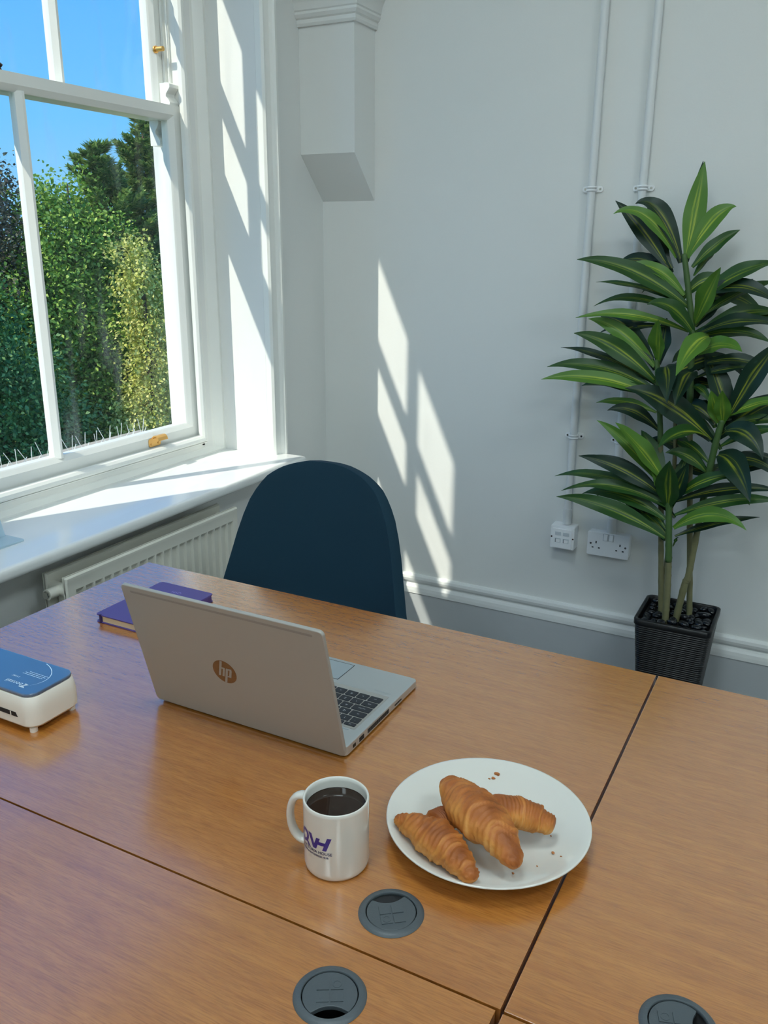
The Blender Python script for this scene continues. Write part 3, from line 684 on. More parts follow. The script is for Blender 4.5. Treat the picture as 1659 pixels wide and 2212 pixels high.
for (x, y, a, b_), lb in zip(CR, CRL):
    rr_ = math.hypot(x-PC[0], y-PC[1]); zz_ = DZ+(.0070 if rr_ < .070 else .0072+(rr_-.070)*.23)
    e2 = ellipsoid((x, y, zz_+b_*.9), a, a*.6, b_, 8, 6)
    e2.v = [tuple(Vector(v)+Vector((noise.noise(Vector(v)*900), noise.noise(Vector(v)*900+Vector((5,0,0))), 0))*a*.5) for v in e2.v]
    tag(obj('crumb', e2, M_crumb), lb, 'crumb', 'pastry crumbs on the plate')

# ------------------------------------------------------------------ radiator under the window board
RY0, RY1, RZ0, RZ1 = 1.415, 2.130, 0.145, 0.655
t = thing('radiator', (-1.70, (RY0+RY1)/2, RZ0), 'white double panel radiator below the window board', 'radiator')
def panel(xf, xb, name):
    m = MB(); pitch = (RY1-RY0-.05)/20; ycol = [RY0, RY0+.006]
    prof = []
    for i in range(20):
        y = RY0+.025+pitch*i
        prof += [(y, 0), (y+.0045, 0), (y+.0075, 1), (y+pitch-.003, 1)]
    prof += [(RY1-.025, 0)]
    cols = [(RY0+.0, None)] + [(RY0+.004, 0)] + prof + [(RY1-.004, 0)] + [(RY1, None)]
    rowsz = [(RZ1, None), (RZ1-.004, 0), (RZ1-.012, 0), (RZ1-.016, .25), (RZ1-.040, .25), (RZ1-.052, 1), (RZ0+.052, 1), (RZ0+.040, .25), (RZ0+.004, 0), (RZ0, None)]
    vs = []; nC = len(cols)
    for z, rz in rowsz:
        for y, c in cols:
            if rz is None or c is None: x = xf-.006
            else:
                x = xf - .0012*(1 if rz >= .25 and 0 < 1 else 0) - (.0095*c if rz == 1 else 0)
            vs.append((x, y, z))
    fs = []
    for i in range(len(rowsz)-1):
        for j in range(nC-1): fs.append((i*nC+j, i*nC+j+1, (i+1)*nC+j+1, (i+1)*nC+j))
    m.add(vs, fs)
    m.box(xb, xf-.0115, RY0, RY1, RZ0, RZ1)
    return obj(name, m, M_rad, t, autosm=20)
panel(-1.650, -1.664, 'front_panel'); panel(-1.721, -1.735, 'back_panel')
fin = MB(); 
for i in range(48):
    y = RY0+.03+i*(RY1-RY0-.06)/47; fin.box(-1.7205, -1.6645, y, y+.0008, RZ0+.03, RZ1-.03)
fo = obj('convector_fins', fin, M_rad, t)
for yy, s_ in ((RY0, -1), (RY1, 1)):
    v = MB(); zc = RZ1-.042
    v.tube([(-1.7225, yy+.018*-s_, zc), (-1.6615, yy+.018*-s_, zc)], .017, 18)
    v.tube([(-1.692, yy+.010*-s_, zc), (-1.692, yy+.028*s_, zc)], .0145, 18)
    obj('end_tee', v, M_rad, t, autosm=40)
    c_ = MB(); c_.tube([(-1.692, yy+.028*s_, zc), (-1.692, yy+.034*s_, zc)], .0105, 6 if s_ < 0 else 14); obj('bleed_plug', c_, M_chrome if s_ < 0 else M_plastic, t)
for yy in (RY0+.12, RY1-.12):
    b = MB(); b.box(XW+.0005, -1.7345, yy, yy+.03, RZ0+.06, RZ1-.06); obj('wall_bracket', b, M_rad, t)

# clear plastic stand at the left end of the window board
M_acr = bpy.data.materials.new('clear_acrylic'); M_acr.use_nodes = True; p = M_acr.node_tree.nodes['Principled BSDF']
p.inputs['Base Color'].default_value = S(196,222,236); p.inputs['Roughness'].default_value = .15; p.inputs['Alpha'].default_value = .72
t = thing('display_stand', (-1.825, 1.33, .736), 'pale blue clear plastic stand at the left end of the window board', 'stand')
m = MB(); m.prism(rrect(-1.868, -1.780, 1.25, 1.412, .006, 4), lambda u, v, d: (u, v, d), .7362, .7415); obj('foot_plate', m, M_acr, t, bevel=.001)
m = MB(); m.add([(-1.850,1.255,.7415),(-1.844,1.255,.7415),(-1.844,1.405,.7415),(-1.850,1.405,.7415),(-1.878,1.255,.93),(-1.872,1.255,.93),(-1.872,1.387,.93),(-1.878,1.387,.93)], [(0,3,2,1),(4,5,6,7),(0,1,5,4),(1,2,6,5),(2,3,7,6),(3,0,4,7)]); obj('upright_panel', m, M_acr, t)

# ------------------------------------------------------------------ navy chair on the far side of the desk
M_navy = mat('navy_fabric', S(31,58,74), 0.92, spec=0.2, var=0.10, vscale=700, bump=0.35, bscale=1100)
M_leg = mat('black_metal', S(26,27,30), 0.4, 0.5)
t = thing('chair', (-1.085, 1.62, 0), 'dark navy upholstered chair with a tall rounded back behind the desk', 'chair', rot=(0, 0, 0))
def shell(thick):
    m = MB(); vs, fs = [], []; nu, ns, nb = 32, 14, 18
    prof = [(0,.953),(.03,.9525),(.06,.949),(.09,.941),(.12,.930),(.155,.909),(.18,.880),(.20,.846),(.215,.806),(.230,.755)]
    def ztop(x):
        x = abs(x)
        for (xa, za), (xb, zb) in zip(prof, prof[1:]):
            if x <= xb: return za+(zb-za)*(x-xa)/(xb-xa)
        return prof[-1][1]
    seat = [(-.30,.458,.215),(-.24,.448,.232),(-.12,.440,.250),(-.02,.446,.262),(.035,.470,.266),(.070,.53,.266),(.096,.62,.262)]
    for i in range(ns+1):
        s_ = i/ns*(len(seat)-1); k_ = min(int(s_), len(seat)-2); f_ = s_-k_
        yy, zz, hw = [seat[k_][a]*(1-f_)+seat[k_+1][a]*f_ for a in range(3)]
        bk = min(1, max(0, (zz-.47)/.15))
        for j in range(nu+1):
            u = -1+2*j/nu; vs.append((u*hw, yy-bk*.05*abs(u)**2.2, zz+(1-bk)*.03*abs(u)**3))
    for i in range(1, nb+1):
        v = i/nb
        for j in range(nu+1):
            u = -1+2*j/nu; x = u*(.262+(.230-.262)*v); z = .62+(ztop(u*.230)-.62)*v
            vs.append((x, .096+.15*(z-.62)-.05*abs(x/.26)**2.2, z))
    for i in range(ns+nb):
        for j in range(nu): fs.append((i*(nu+1)+j, i*(nu+1)+j+1, (i+1)*(nu+1)+j+1, (i+1)*(nu+1)+j))
    m.add(vs, fs); return m
o = obj('seat_shell', shell(.03), M_navy, t, smooth=True)
md = o.modifiers.new('thick', 'SOLIDIFY'); md.thickness = .034; md.offset = 0
md = o.modifiers.new('round', 'BEVEL'); md.width = .012; md.segments = 3; md.limit_method = 'ANGLE'; md.angle_limit = radians(50)
for sx in (-1, 1):
    for sy in (-1, 1):
        g = MB(); g.tube([(sx*.16, -.08+sy*.11, .42), (sx*.23, -.08+sy*.21, .001)], [.014,.011], 12); obj('leg', g, M_leg, t)
g = MB(); g.box(-.18, .18, -.20, .06, .408, .424); obj('seat_plate', g, M_leg, t)

# ------------------------------------------------------------------ wall conduits and outlets
M_cond = mat('white_conduit', S(228,230,230), 0.4)
def conduit(x, zb, label):
    t = thing('conduit', (x, 2.875, zb), label, 'conduit', 'cable conduits on the back wall')
    m = MB(); m.tube([(x, 2.8775, zb+.045), (x, 2.8775, CEIL-.001)], .0125, 24); obj('pipe', m, M_cond, t, autosm=50)
    m = MB(); m.tube([(x, 2.8775, zb), (x, 2.8775, zb+.056)], .0152, 24); obj('coupler', m, M_cond, t, autosm=50)
    for zc in (.840, 1.642, 2.44, 3.05):
        c_ = MB(); c_.prism([(u, v) for u, v in rrect(x-.033, x+.033, zc-.009, zc+.009, .0088, 6)], lambda u, v, d: (u, d, v), 2.893, 2.8995)
        for dz_ in (-.0045, .0045): c_.tube([(x+.0148*cos(radians(a)), 2.8775-.0148*sin(radians(a)), zc+dz_) for a in range(-50, 231, 20)], .0028, 8)
        so_ = obj('saddle_clip', c_, M_plastic, t, autosm=50)
        for dx in (-.024, .024):
            s_ = MB(); s_.tube([(x+dx, 2.8935, zc), (x+dx, 2.8915, zc)], .0036, 10); obj('screw', s_, M_chrome, so_)
conduit(-.770, .523, 'white conduit pipe running down to the data outlet')
conduit(-.611, .512, 'white conduit pipe running down to the double socket')
# double socket: 146 x 86 plate on a surface box
sx0, sx1, sz0, sz1 = -.688, -.542, .4285, .5145
t = thing('power_socket', ((sx0+sx1)/2, 2.88, sz0), 'white double power socket with two rocker switches', 'socket')
m = MB(); m.prism(rrect(sx0+.002, sx1-.002, sz0+.002, sz1-.002, .004, 3), lambda u, v, d: (u, d, v), 2.868, 2.8998); obj('back_box', m, M_plastic, t)
m = MB(); m.prism(rrect(sx0, sx1, sz0, sz1, .005, 4), lambda u, v, d: (u, d, v), 2.8600, 2.8682); pl = obj('face_plate', m, M_plastic, t, bevel=.0018, segs=3)
scx = (sx0+sx1)/2
m = MB(); m.box(scx-.0185, scx+.0185, 2.8592, 2.8602, .4865, .5125); obj('switch_shade', m, mat('switch_shade_grey', S(196,200,204), .5), pl)  # grey plate painted in as the shade around the rocker switches
for dx in (-.0095, .0095):
    m = MB(); m.add([(scx+dx-.0065,2.8598,.489),(scx+dx+.0065,2.8598,.489),(scx+dx+.0065,2.8598,.511),(scx+dx-.0065,2.8598,.511),(scx+dx-.0065,2.8545,.489),(scx+dx+.0065,2.8545,.489),(scx+dx+.0065,2.8585,.511),(scx+dx-.0065,2.8585,.511)], [(0,3,2,1),(4,5,6,7),(0,1,5,4),(1,2,6,5),(2,3,7,6),(3,0,4,7)]); obj('rocker_switch', m, M_plastic, pl, bevel=.0008)
for gx in (-.0415, .0415):
    for (dx, dz_, w_, h_) in ((0, .010, .004, .008), (-.0112, -.010, .0065, .0040), (.0112, -.010, .0065, .0040)):
        m = MB(); m.box(scx+gx+dx-w_/2, scx+gx+dx+w_/2, 2.8596, 2.8602, .4675+dz_-h_/2, .4675+dz_+h_/2); obj('pin_hole', m, M_dark, pl)
for dx in (-.0603, .0603):
    m = MB(); m.tube([(scx+dx, 2.8602, .4715), (scx+dx, 2.8594, .4715)], .0036, 12); obj('screw', m, M_chrome, pl)
# data outlet: two jack faceplate on a deeper box
dx0, dx1, dz0, dz1 = -.818, -.732, .4345, .5205
t = thing('data_outlet', ((dx0+dx1)/2, 2.88, dz0), 'white square data outlet with two network jacks', 'outlet')
m = MB(); m.prism(rrect(dx0, dx1, dz0, dz1, .004, 3), lambda u, v, d: (u, d, v), 2.848, 2.8998); bb = obj('back_box', m, M_plastic, t, bevel=.002)
m = MB(); m.prism(rrect(dx0+.008, dx1-.008, dz0+.004, dz1-.010, .003, 3), lambda u, v, d: (u, d, v), 2.8440, 2.8482); pl = obj('face_plate', m, M_plastic, t, bevel=.0012)
M_jack = mat('jack_shutter', S(206,212,216), 0.45)
for jx in (-.0145, .0145):
    cx_ = (dx0+dx1)/2+jx
    m = MB(); m.box(cx_-.011, cx_+.011, 2.8425, 2.8441, .459, .476); obj('jack', m, M_jack, pl, bevel=.0008)
    m = MB(); m.box(cx_-.0075, cx_+.0075, 2.8421, 2.8427, .4605, .4715); obj('jack_shutter', m, M_plastic, pl)
    m = MB(); m.box(cx_-.0085, cx_-.0070, 2.8418, 2.8427, .4600, .4735); obj('jack_gap', m, M_dark, pl)
    m = MB(); m.box(cx_-.011, cx_+.011, 2.8428, 2.8441, .486, .499); obj('label_window', m, M_jack, pl, bevel=.0008)
for sx in (dx0+.0045, dx1-.0045):
    m = MB(); m.tube([(sx, 2.8482, .4775), (sx, 2.8468, .4775)], .0030, 10); obj('screw', m, M_bronze, bb)

# ------------------------------------------------------------------ potted plant
M_pot = mat('black_woven_pot', S(9,10,12), 0.36, spec=0.5)
px0, px1, py0, py1, PZ = -.455, -.223, 2.594, 2.824, .335
t = thing('potted_plant', ((px0+px1)/2, (py0+py1)/2, 0), 'tall striped-leaf plant in a square black ribbed pot', 'plant')
m = MB(); vs, fs = [], []; n_ = 5; k_ = 4*(n_+1); rows_ = []
nr = 44
for i in range(nr*3+1):
    z = i/(nr*3)*(PZ-.02); ins = .028*(1-z/PZ); rg = (.0020 if i % 3 == 1 else 0)
    rows_.append((ins-rg, z))
rows_ += [(-.003, PZ-.018), (-.003, PZ-.002), (0, PZ), (.006, PZ), (.008, PZ-.003), (.010, PZ-.045)]
for ins, z in rows_: vs += [(x, y, z+.0005) for x, y in rrect(px0+ins, px1-ins, py0+ins, py1-ins, .02, n_)]
for i in range(len(rows_)-1):
    for j in range(k_): fs.append((i*k_+j, i*k_+(j+1)%k_, (i+1)*k_+(j+1)%k_, (i+1)*k_+j))
fs += [tuple(reversed(range(k_))), tuple(range((len(rows_)-1)*k_, len(rows_)*k_))]
m.add(vs, fs); obj('pot', m, M_pot, t, autosm=60)
M_stem = mat('cane_stem', S(118,116,82), 0.6, var=.2, vscale=14, bump=.4, bscale=40, stretch=(1,1,3))
M_stemg = mat('green_stem', S(70,100,50), 0.5, var=.2, vscale=30)
def leaf_mat(name, g1, g2, ye):
    m = mat(name, g1, 0.42, spec=0.4); N, L, p = nodes(m)
    tc = N.new('ShaderNodeUVMap'); sp = N.new('ShaderNodeSeparateXYZ'); L.new(tc.outputs[0], sp.inputs[0])
    no = N.new('ShaderNodeTexNoise'); no.inputs['Scale'].default_value = 3; no.inputs['Detail'].default_value = 2
    mp_ = N.new('ShaderNodeMapping'); mp_.inputs['Scale'].default_value = (9, 1.1, 1); L.new(tc.outputs[0], mp_.inputs[0]); L.new(mp_.outputs[0], no.inputs['Vector'])
    oi = N.new('ShaderNodeObjectInfo'); L.new(oi.outputs['Random'], mp_.inputs['Location'])
    ra = N.new('ShaderNodeValToRGB'); e = ra.color_ramp.elements
    e[0].position = 0.0; e[0].color = g1; e[1].position = 1.0; e[1].color = g1
    for pos, c_ in ((.30, g1), (.36, g2), (.40, ye), (.43, g2), (.48, g1), (.50, g1), (.54, ye), (.58, ye), (.62, g2), (.70, g1)):
        q = e.new(pos); q.color = c_
    ad = N.new('ShaderNodeMath'); ad.operation = 'MULTIPLY_ADD'; ad.inputs[1].default_value = .12; L.new(no.outputs[0], ad.inputs[0])
    sb = N.new('ShaderNodeMath'); sb.operation = 'SUBTRACT'; sb.inputs[1].default_value = .06; L.new(sp.outputs['X'], sb.inputs[0]); L.new(sb.outputs[0], ad.inputs[2])
    L.new(ad.outputs[0], ra.inputs[0])
    mx = N.new('ShaderNodeMix'); mx.data_type = 'RGBA'; mx.inputs[6].default_value = g1
    fd = N.new('ShaderNodeMapRange'); fd.inputs[1].default_value = .95; fd.inputs[2].default_value = .45; L.new(sp.outputs['Y'], fd.inputs[0])
    n3 = N.new('ShaderNodeTexNoise'); n3.inputs['Scale'].default_value = 2.2; n3.inputs['Detail'].default_value = 3; L.new(mp_.outputs[0], n3.inputs['Vector'])
    r3 = N.new('ShaderNodeMapRange'); r3.inputs[1].default_value = .32; r3.inputs[2].default_value = .52; L.new(n3.outputs[0], r3.inputs[0])
    r4 = N.new('ShaderNodeMapRange'); r4.inputs[3].default_value = .6; L.new(oi.outputs['Random'], r4.inputs[0])
    m3 = N.new('ShaderNodeMath'); m3.operation = 'MULTIPLY'; L.new(fd.outputs[0], m3.inputs[0]); L.new(r3.outputs[0], m3.inputs[1])
    m4 = N.new('ShaderNodeMath'); m4.operation = 'MULTIPLY'; L.new(m3.outputs[0], m4.inputs[0]); L.new(r4.outputs[0], m4.inputs[1]); L.new(m4.outputs[0], mx.inputs[0]); L.new(ra.outputs[0], mx.inputs[7])
    L.new(mx.outputs[2], p.inputs['Base Color'])
    return m
M_leaf = [leaf_mat('leaf_dark', S(22,50,36), S(50,78,34), S(150,158,44)), leaf_mat('leaf_mid', S(40,78,32), S(66,104,34), S(150,166,48)), leaf_mat('leaf_light', S(82,124,44), S(102,142,40), S(172,188,66))]
LEAVES=[
 ('C',(-0.437,2.740,1.438),(-0.419,2.770,1.703),0.057,0.00,2),
 ('C',(-0.434,2.740,1.438),(-0.318,2.760,1.579),0.051,0.06,2),
 ('C',(-0.453,2.740,1.435),(-0.594,2.720,1.589),0.054,0.09,0),
 ('C',(-0.464,2.740,1.438),(-0.642,2.660,1.559),0.038,0.09,2),
 ('C',(-0.483,2.740,1.407),(-0.663,2.760,1.600),0.047,0.02,0),
 ('C',(-0.474,2.740,1.407),(-0.597,2.800,1.498),0.038,0.03,0),
 ('C',(-0.417,2.740,1.411),(-0.300,2.760,1.516),0.038,0.02,1),
 ('C',(-0.409,2.740,1.387),(-0.363,2.820,1.479),0.028,0.00,1),
 ('C',(-0.410,2.740,1.293),(-0.735,2.640,1.430),0.051,0.06,1),
 ('C',(-0.439,2.740,1.328),(-0.646,2.790,1.418),0.051,0.08,0),
 ('C',(-0.431,2.740,1.331),(-0.612,2.710,1.400),0.038,0.07,2),
 ('C',(-0.422,2.740,1.304),(-0.718,2.820,1.359),0.022,0.03,1),
 ('C',(-0.392,2.740,1.251),(-0.323,2.620,1.415),0.060,0.00,2),
 ('C',(-0.396,2.740,1.316),(-0.179,2.720,1.429),0.051,0.04,1),
 ('C',(-0.392,2.740,1.330),(-0.162,2.690,1.311),0.051,0.07,0),
 ('C',(-0.385,2.740,1.263),(-0.187,2.780,1.377),0.038,0.03,1),
 ('C',(-0.375,2.740,1.224),(-0.163,2.760,1.285),0.047,0.05,1),
 ('C',(-0.390,2.740,1.215),(-0.149,2.680,1.256),0.047,0.05,0),
 ('C',(-0.387,2.740,1.212),(-0.517,2.640,1.306),0.047,0.06,1),
 ('C',(-0.411,2.740,1.253),(-0.707,2.770,1.287),0.028,0.08,1),
 ('C',(-0.408,2.740,1.225),(-0.740,2.690,1.255),0.032,0.05,2),
 ('C',(-0.473,2.740,1.256),(-0.696,2.820,1.199),0.022,0.03,0),
 ('C',(-0.477,2.740,1.236),(-0.659,2.760,1.192),0.022,0.03,0),
 ('C',(-0.347,2.740,1.214),(-0.399,2.540,1.119),0.060,0.05,2),
 ('C',(-0.373,2.740,1.162),(-0.242,2.640,1.186),0.051,0.04,2),
 ('C',(-0.372,2.740,1.124),(-0.131,2.740,1.096),0.038,0.07,0),
 ('C',(-0.371,2.740,1.090),(-0.185,2.710,1.132),0.025,0.03,0),
 ('C',(-0.380,2.740,1.124),(-0.326,2.820,1.059),0.057,0.03,1),
 ('C',(-0.379,2.740,1.063),(-0.312,2.690,1.020),0.025,0.03,1),
 ('B',(-0.482,2.720,1.134),(-0.480,2.640,1.264),0.060,0.00,2),
 ('B',(-0.492,2.720,1.118),(-0.713,2.740,1.250),0.044,0.05,2),
 ('B',(-0.500,2.720,1.141),(-0.687,2.790,1.255),0.044,0.05,0),
 ('B',(-0.485,2.720,1.072),(-0.734,2.660,1.211),0.054,0.05,1),
 ('B',(-0.484,2.720,1.063),(-0.804,2.770,1.152),0.030,0.04,0),
 ('B',(-0.482,2.720,1.045),(-0.825,2.700,1.096),0.046,0.06,1),
 ('B',(-0.481,2.720,1.027),(-0.817,2.620,1.067),0.046,0.05,2),
 ('B',(-0.480,2.720,1.022),(-0.775,2.740,1.067),0.038,0.05,1),
 ('B',(-0.485,2.720,1.078),(-0.699,2.800,1.101),0.038,0.05,1),
 ('E',(-0.463,2.730,1.119),(-0.420,2.570,1.035),0.060,0.05,0),
 ('E',(-0.383,2.730,1.107),(-0.400,2.590,1.025),0.063,0.05,0),
 ('B',(-0.473,2.720,0.977),(-0.669,2.750,0.986),0.027,0.03,2),
 ('B',(-0.462,2.720,0.924),(-0.613,2.670,0.979),0.041,0.05,0),
 ('D',(-0.301,2.700,0.914),(-0.551,2.600,1.064),0.073,0.05,0),
 ('D',(-0.288,2.700,0.966),(-0.316,2.670,1.066),0.041,0.00,2),
 ('D',(-0.275,2.700,0.967),(-0.282,2.640,1.073),0.046,0.00,2),
 ('D',(-0.261,2.700,0.986),(-0.147,2.650,1.219),0.063,0.03,0),
 ('D',(-0.261,2.700,0.990),(-0.113,2.620,1.055),0.035,0.03,2),
 ('D',(-0.296,2.700,0.961),(-0.427,2.750,0.992),0.046,0.05,0),
 ('D',(-0.313,2.700,0.922),(-0.428,2.540,0.906),0.066,0.05,1),
 ('D',(-0.267,2.700,0.950),(-0.115,2.720,0.982),0.033,0.03,1),
 ('D',(-0.272,2.700,0.897),(-0.109,2.640,0.975),0.035,0.03,1),
 ('D',(-0.266,2.700,0.942),(-0.147,2.620,0.888),0.066,0.06,0),
 ('D',(-0.277,2.700,0.870),(-0.159,2.520,0.785),0.073,0.06,0),
 ('D',(-0.301,2.700,0.843),(-0.438,2.750,0.896),0.033,0.03,1),
 ('D',(-0.294,2.700,0.801),(-0.498,2.760,0.881),0.044,0.06,0),
 ('D',(-0.272,2.700,0.801),(-0.093,2.730,0.856),0.038,0.03,0),
 ('D',(-0.256,2.700,0.854),(-0.084,2.670,0.813),0.039,0.06,0),
 ('D',(-0.304,2.700,0.812),(-0.424,2.660,0.867),0.038,0.04,1),
 ('A',(-0.413,2.660,0.755),(-0.641,2.660,0.947),0.039,0.04,2),
 ('A',(-0.418,2.660,0.779),(-0.566,2.580,0.961),0.058,0.02,2),
 ('A',(-0.410,2.660,0.725),(-0.680,2.620,0.836),0.047,0.04,0),
 ('A',(-0.408,2.660,0.706),(-0.778,2.710,0.736),0.037,0.07,1),
 ('A',(-0.407,2.660,0.700),(-0.730,2.630,0.712),0.039,0.07,1),
 ('A',(-0.403,2.660,0.657),(-0.676,2.690,0.695),0.051,0.06,1),
 ('A',(-0.397,2.660,0.597),(-0.736,2.600,0.699),0.052,0.05,1),
 ('A',(-0.392,2.660,0.605),(-0.546,2.740,0.661),0.032,0.04,1),
 ('A',(-0.399,2.660,0.698),(-0.393,2.560,0.868),0.073,0.00,1),
 ('A',(-0.405,2.660,0.732),(-0.461,2.640,0.836),0.041,0.00,2),
 ('A',(-0.379,2.660,0.732),(-0.184,2.600,0.833),0.039,0.05,1),
 ('A',(-0.381,2.660,0.718),(-0.092,2.690,0.784),0.037,0.04,0),
 ('A',(-0.376,2.660,0.675),(-0.081,2.640,0.767),0.037,0.04,1),
 ('A',(-0.375,2.660,0.633),(-0.162,2.580,0.683),0.046,0.08,2),
 ('A',(-0.369,2.660,0.607),(-0.139,2.720,0.688),0.027,0.02,0),
 ('A',(-0.400,2.660,0.629),(-0.491,2.710,0.665),0.027,0.03,1),
 ('A',(-0.391,2.660,0.706),(-0.354,2.640,0.846),0.051,0.00,0),
 ('A',(-0.371,2.660,0.573),(-0.355,2.640,0.612),0.008,0.01,1),
]
STEMS={
 'A':[(-0.374, 2.66, 0.443), (-0.384, 2.66, 0.574), (-0.409, 2.66, 0.82)],
 'B':[(-0.404, 2.72, 0.429), (-0.453, 2.72, 0.9), (-0.487, 2.72, 1.136)],
 'C':[(-0.318, 2.74, 0.432), (-0.383, 2.74, 1.042), (-0.395, 2.74, 1.215), (-0.443, 2.74, 1.446)],
 'D':[(-0.328, 2.7, 0.437), (-0.319, 2.7, 0.482), (-0.305, 2.7, 0.695), (-0.291, 2.7, 0.874), (-0.278, 2.7, 0.975)],
 'E':[(-0.393, 2.73, 0.428), (-0.399, 2.73, 0.641), (-0.405, 2.73, 0.83), (-0.432, 2.73, 1.121)],
}

STEM_BASE = {'A':(-.368,2.66,.29),'B':(-.392,2.72,.29),'C':(-.306,2.74,.29),'D':(-.345,2.70,.29),'E':(-.384,2.73,.29)}
STEM_R = {'A':.0112,'B':.0095,'C':.0098,'D':.0112,'E':.0075}
stems = {}
for k_, pts in STEMS.items():
    path = [Vector(STEM_BASE[k_])] + [Vector(q) for q in pts]; fine = []; rad = []
    for i in range(61):
        q = bez(path, i/60); fine.append(q); rad.append(STEM_R[k_]*(1-.25*i/60)*(1.09 if i % 5 == 0 else 1.0))
    m = MB(); m.tube(fine, rad, 12); stems[k_] = obj('stem', m, M_stem, t, smooth=True)
    m = MB(); tq = [(q, r_) for q, r_ in zip(fine, rad) if q.z > fine[-1].z-{'A':.30,'B':.26,'C':.46,'D':.30,'E':.10}[k_]]
    m.tube([q for q, _ in tq] + [tq[-1][0]+Vector((0,0,.004))], [r_*1.10 for _, r_ in tq] + [.003], 12); obj('green_shoot', m, M_stemg, stems[k_], smooth=True)
def leaf(b, tip, w, arch, kind, parent, seed):
    rn = random.Random(seed); b = Vector(b); tip = Vector(tip); d = tip-b; Ln = d.length
    arch *= .62; w *= 1.12; c1 = b + d*.35 + Vector((0,0,1))*arch*1.25; c2 = b + d*.72 + Vector((0,0,1))*arch*1.2
    sp = lambda s: b*(1-s)**3 + c1*3*s*(1-s)**2 + c2*3*s*s*(1-s) + tip*s**3
    nt_, nu = 16, 6; m = MB(); vs = []; uvs = []; ph = rn.uniform(0, 6.3)
    facing = Vector((-.05+rn.uniform(-.35,.35), -.80+rn.uniform(-.25,.25), .58)).normalized()
    tw = rn.uniform(-.35, .35)
    for i in range(nt_+1):
        s = i/nt_; c_ = sp(s); tg = (sp(min(s+.02,1))-sp(max(s-.02,0))).normalized()
        side = tg.cross(facing); side = side.normalized() if side.length > .05 else tg.orthogonal().normalized()
        n_ = side.cross(tg).normalized(); a = tw*(s-.3); side, n_ = side*cos(a)+n_*sin(a), n_*cos(a)-side*sin(a)
        wd = w*.5*(.24+.76*sin(pi*.5*min(1, s/.48))**1.25)*(1-max(0, (s-.40)/.60)**1.7)
        wd = max(wd, .0006)
        for j in range(nu+1):
            u = -1+2*j/nu
            vs.append(c_ + side*u*wd + n_*(abs(u)*wd*.30 + .0035*sin(s*13+ph+u)*abs(u)*min(1, s*3)*(wd/(w*.5))))
            uvs.append((j/nu, s))
    fs = [(i*(nu+1)+j, i*(nu+1)+j+1, (i+1)*(nu+1)+j+1, (i+1)*(nu+1)+j) for i in range(nt_) for j in range(nu)]
    m.add(vs, fs)
    me = bpy.data.meshes.new('leaf'); B_ = BASE[parent.name]; me.from_pydata([tuple(Vector(v)-B_) for v in m.v], [], m.f)
    ul = me.uv_layers.new(name='uv')
    for lp in me.loops: ul.data[lp.index].uv = uvs[lp.vertex_index]
    for p_ in me.polygons: p_.use_smooth = True
    o = obj('leaf', me, M_leaf[kind], parent)
    return o
for i, (c_, b, tip, w, ar, kd) in enumerate(LEAVES): leaf(b, tip, w, ar, kd, stems[c_], i)
rn = random.Random(77)                        # fuller crowns: leaves at the back and to the sides of each stem
for i, (c_, b, tip, w, ar, kd) in enumerate(LEAVES):
    if i % 5 in (1, 3) or w < .03: continue
    b, d = Vector(b), Vector(tip)-Vector(b); sg = -1 if rn.random() < .55 else 1
    d2 = Vector((d.x*sg*rn.uniform(.55,.9), rn.uniform(.02,.10), d.z+rn.uniform(-.06,.04)))
    tip2 = b+d2+Vector((0,0,-.02)); tip2.y = min(tip2.y, 2.86)
    leaf(b+Vector((0,.012,-.012)), tip2, w*rn.uniform(.8,1), ar, rn.choice((0,0,1)), stems[c_], 500+i)
# pebbles on the pot
M_peb = mat('black_pebble', S(24,27,32), 0.22, spec=0.6, var=.3, vscale=20)
pebs = []
for v in range(4):
    e2 = ellipsoid((0,0,0), 1, .74+.06*v, .46+.04*v, 14, 9); me = e2.mesh('pebble')
    for vv in me.vertices: vv.co += Vector((noise.noise(vv.co*1.3+Vector((v*7,0,0))),)*3)*.10
    for p_ in me.polygons: p_.use_smooth = True
    me.materials.append(M_peb); pebs.append(me)
rn = random.Random(3); placed = []
for tries in range(6000):
    x, y = rn.uniform(px0+.022, px1-.022), rn.uniform(py0+.022, py1-.022); r_ = rn.uniform(.012, .0185)
    if any(math.hypot(x-q[0], y-q[1]) < (r_+q[2])*.72 for q in placed): continue
    if any(math.hypot(x-q[0], y-q[1]) < r_*.9+.012 for q in STEM_BASE.values()): continue
    placed.append((x, y, r_))
for i, (x, y, r_) in enumerate(placed):
    o = bpy.data.objects.new('pebble', pebs[i % 4]); COL.objects.link(o); o.location = (x, y, .318+rn.uniform(0, .011)); o.scale = (r_, r_, r_)
    o.rotation_euler = (rn.uniform(-.35,.35), rn.uniform(-.35,.35), rn.uniform(0, 6.28)); BASE[o.name] = Vector((x, y, .3))
    tag(o, 'smooth black pebble covering the soil in the plant pot', 'pebble', 'black pebbles in the plant pot')
m = MB(); m.prism(rrect(px0+.0105, px1-.0105, py0+.0105, py1-.0105, .012, 4), lambda u, v, d: (u, v, d), .296, .310); obj('soil', m, mat('pot_soil', S(20,19,18), .9), t)

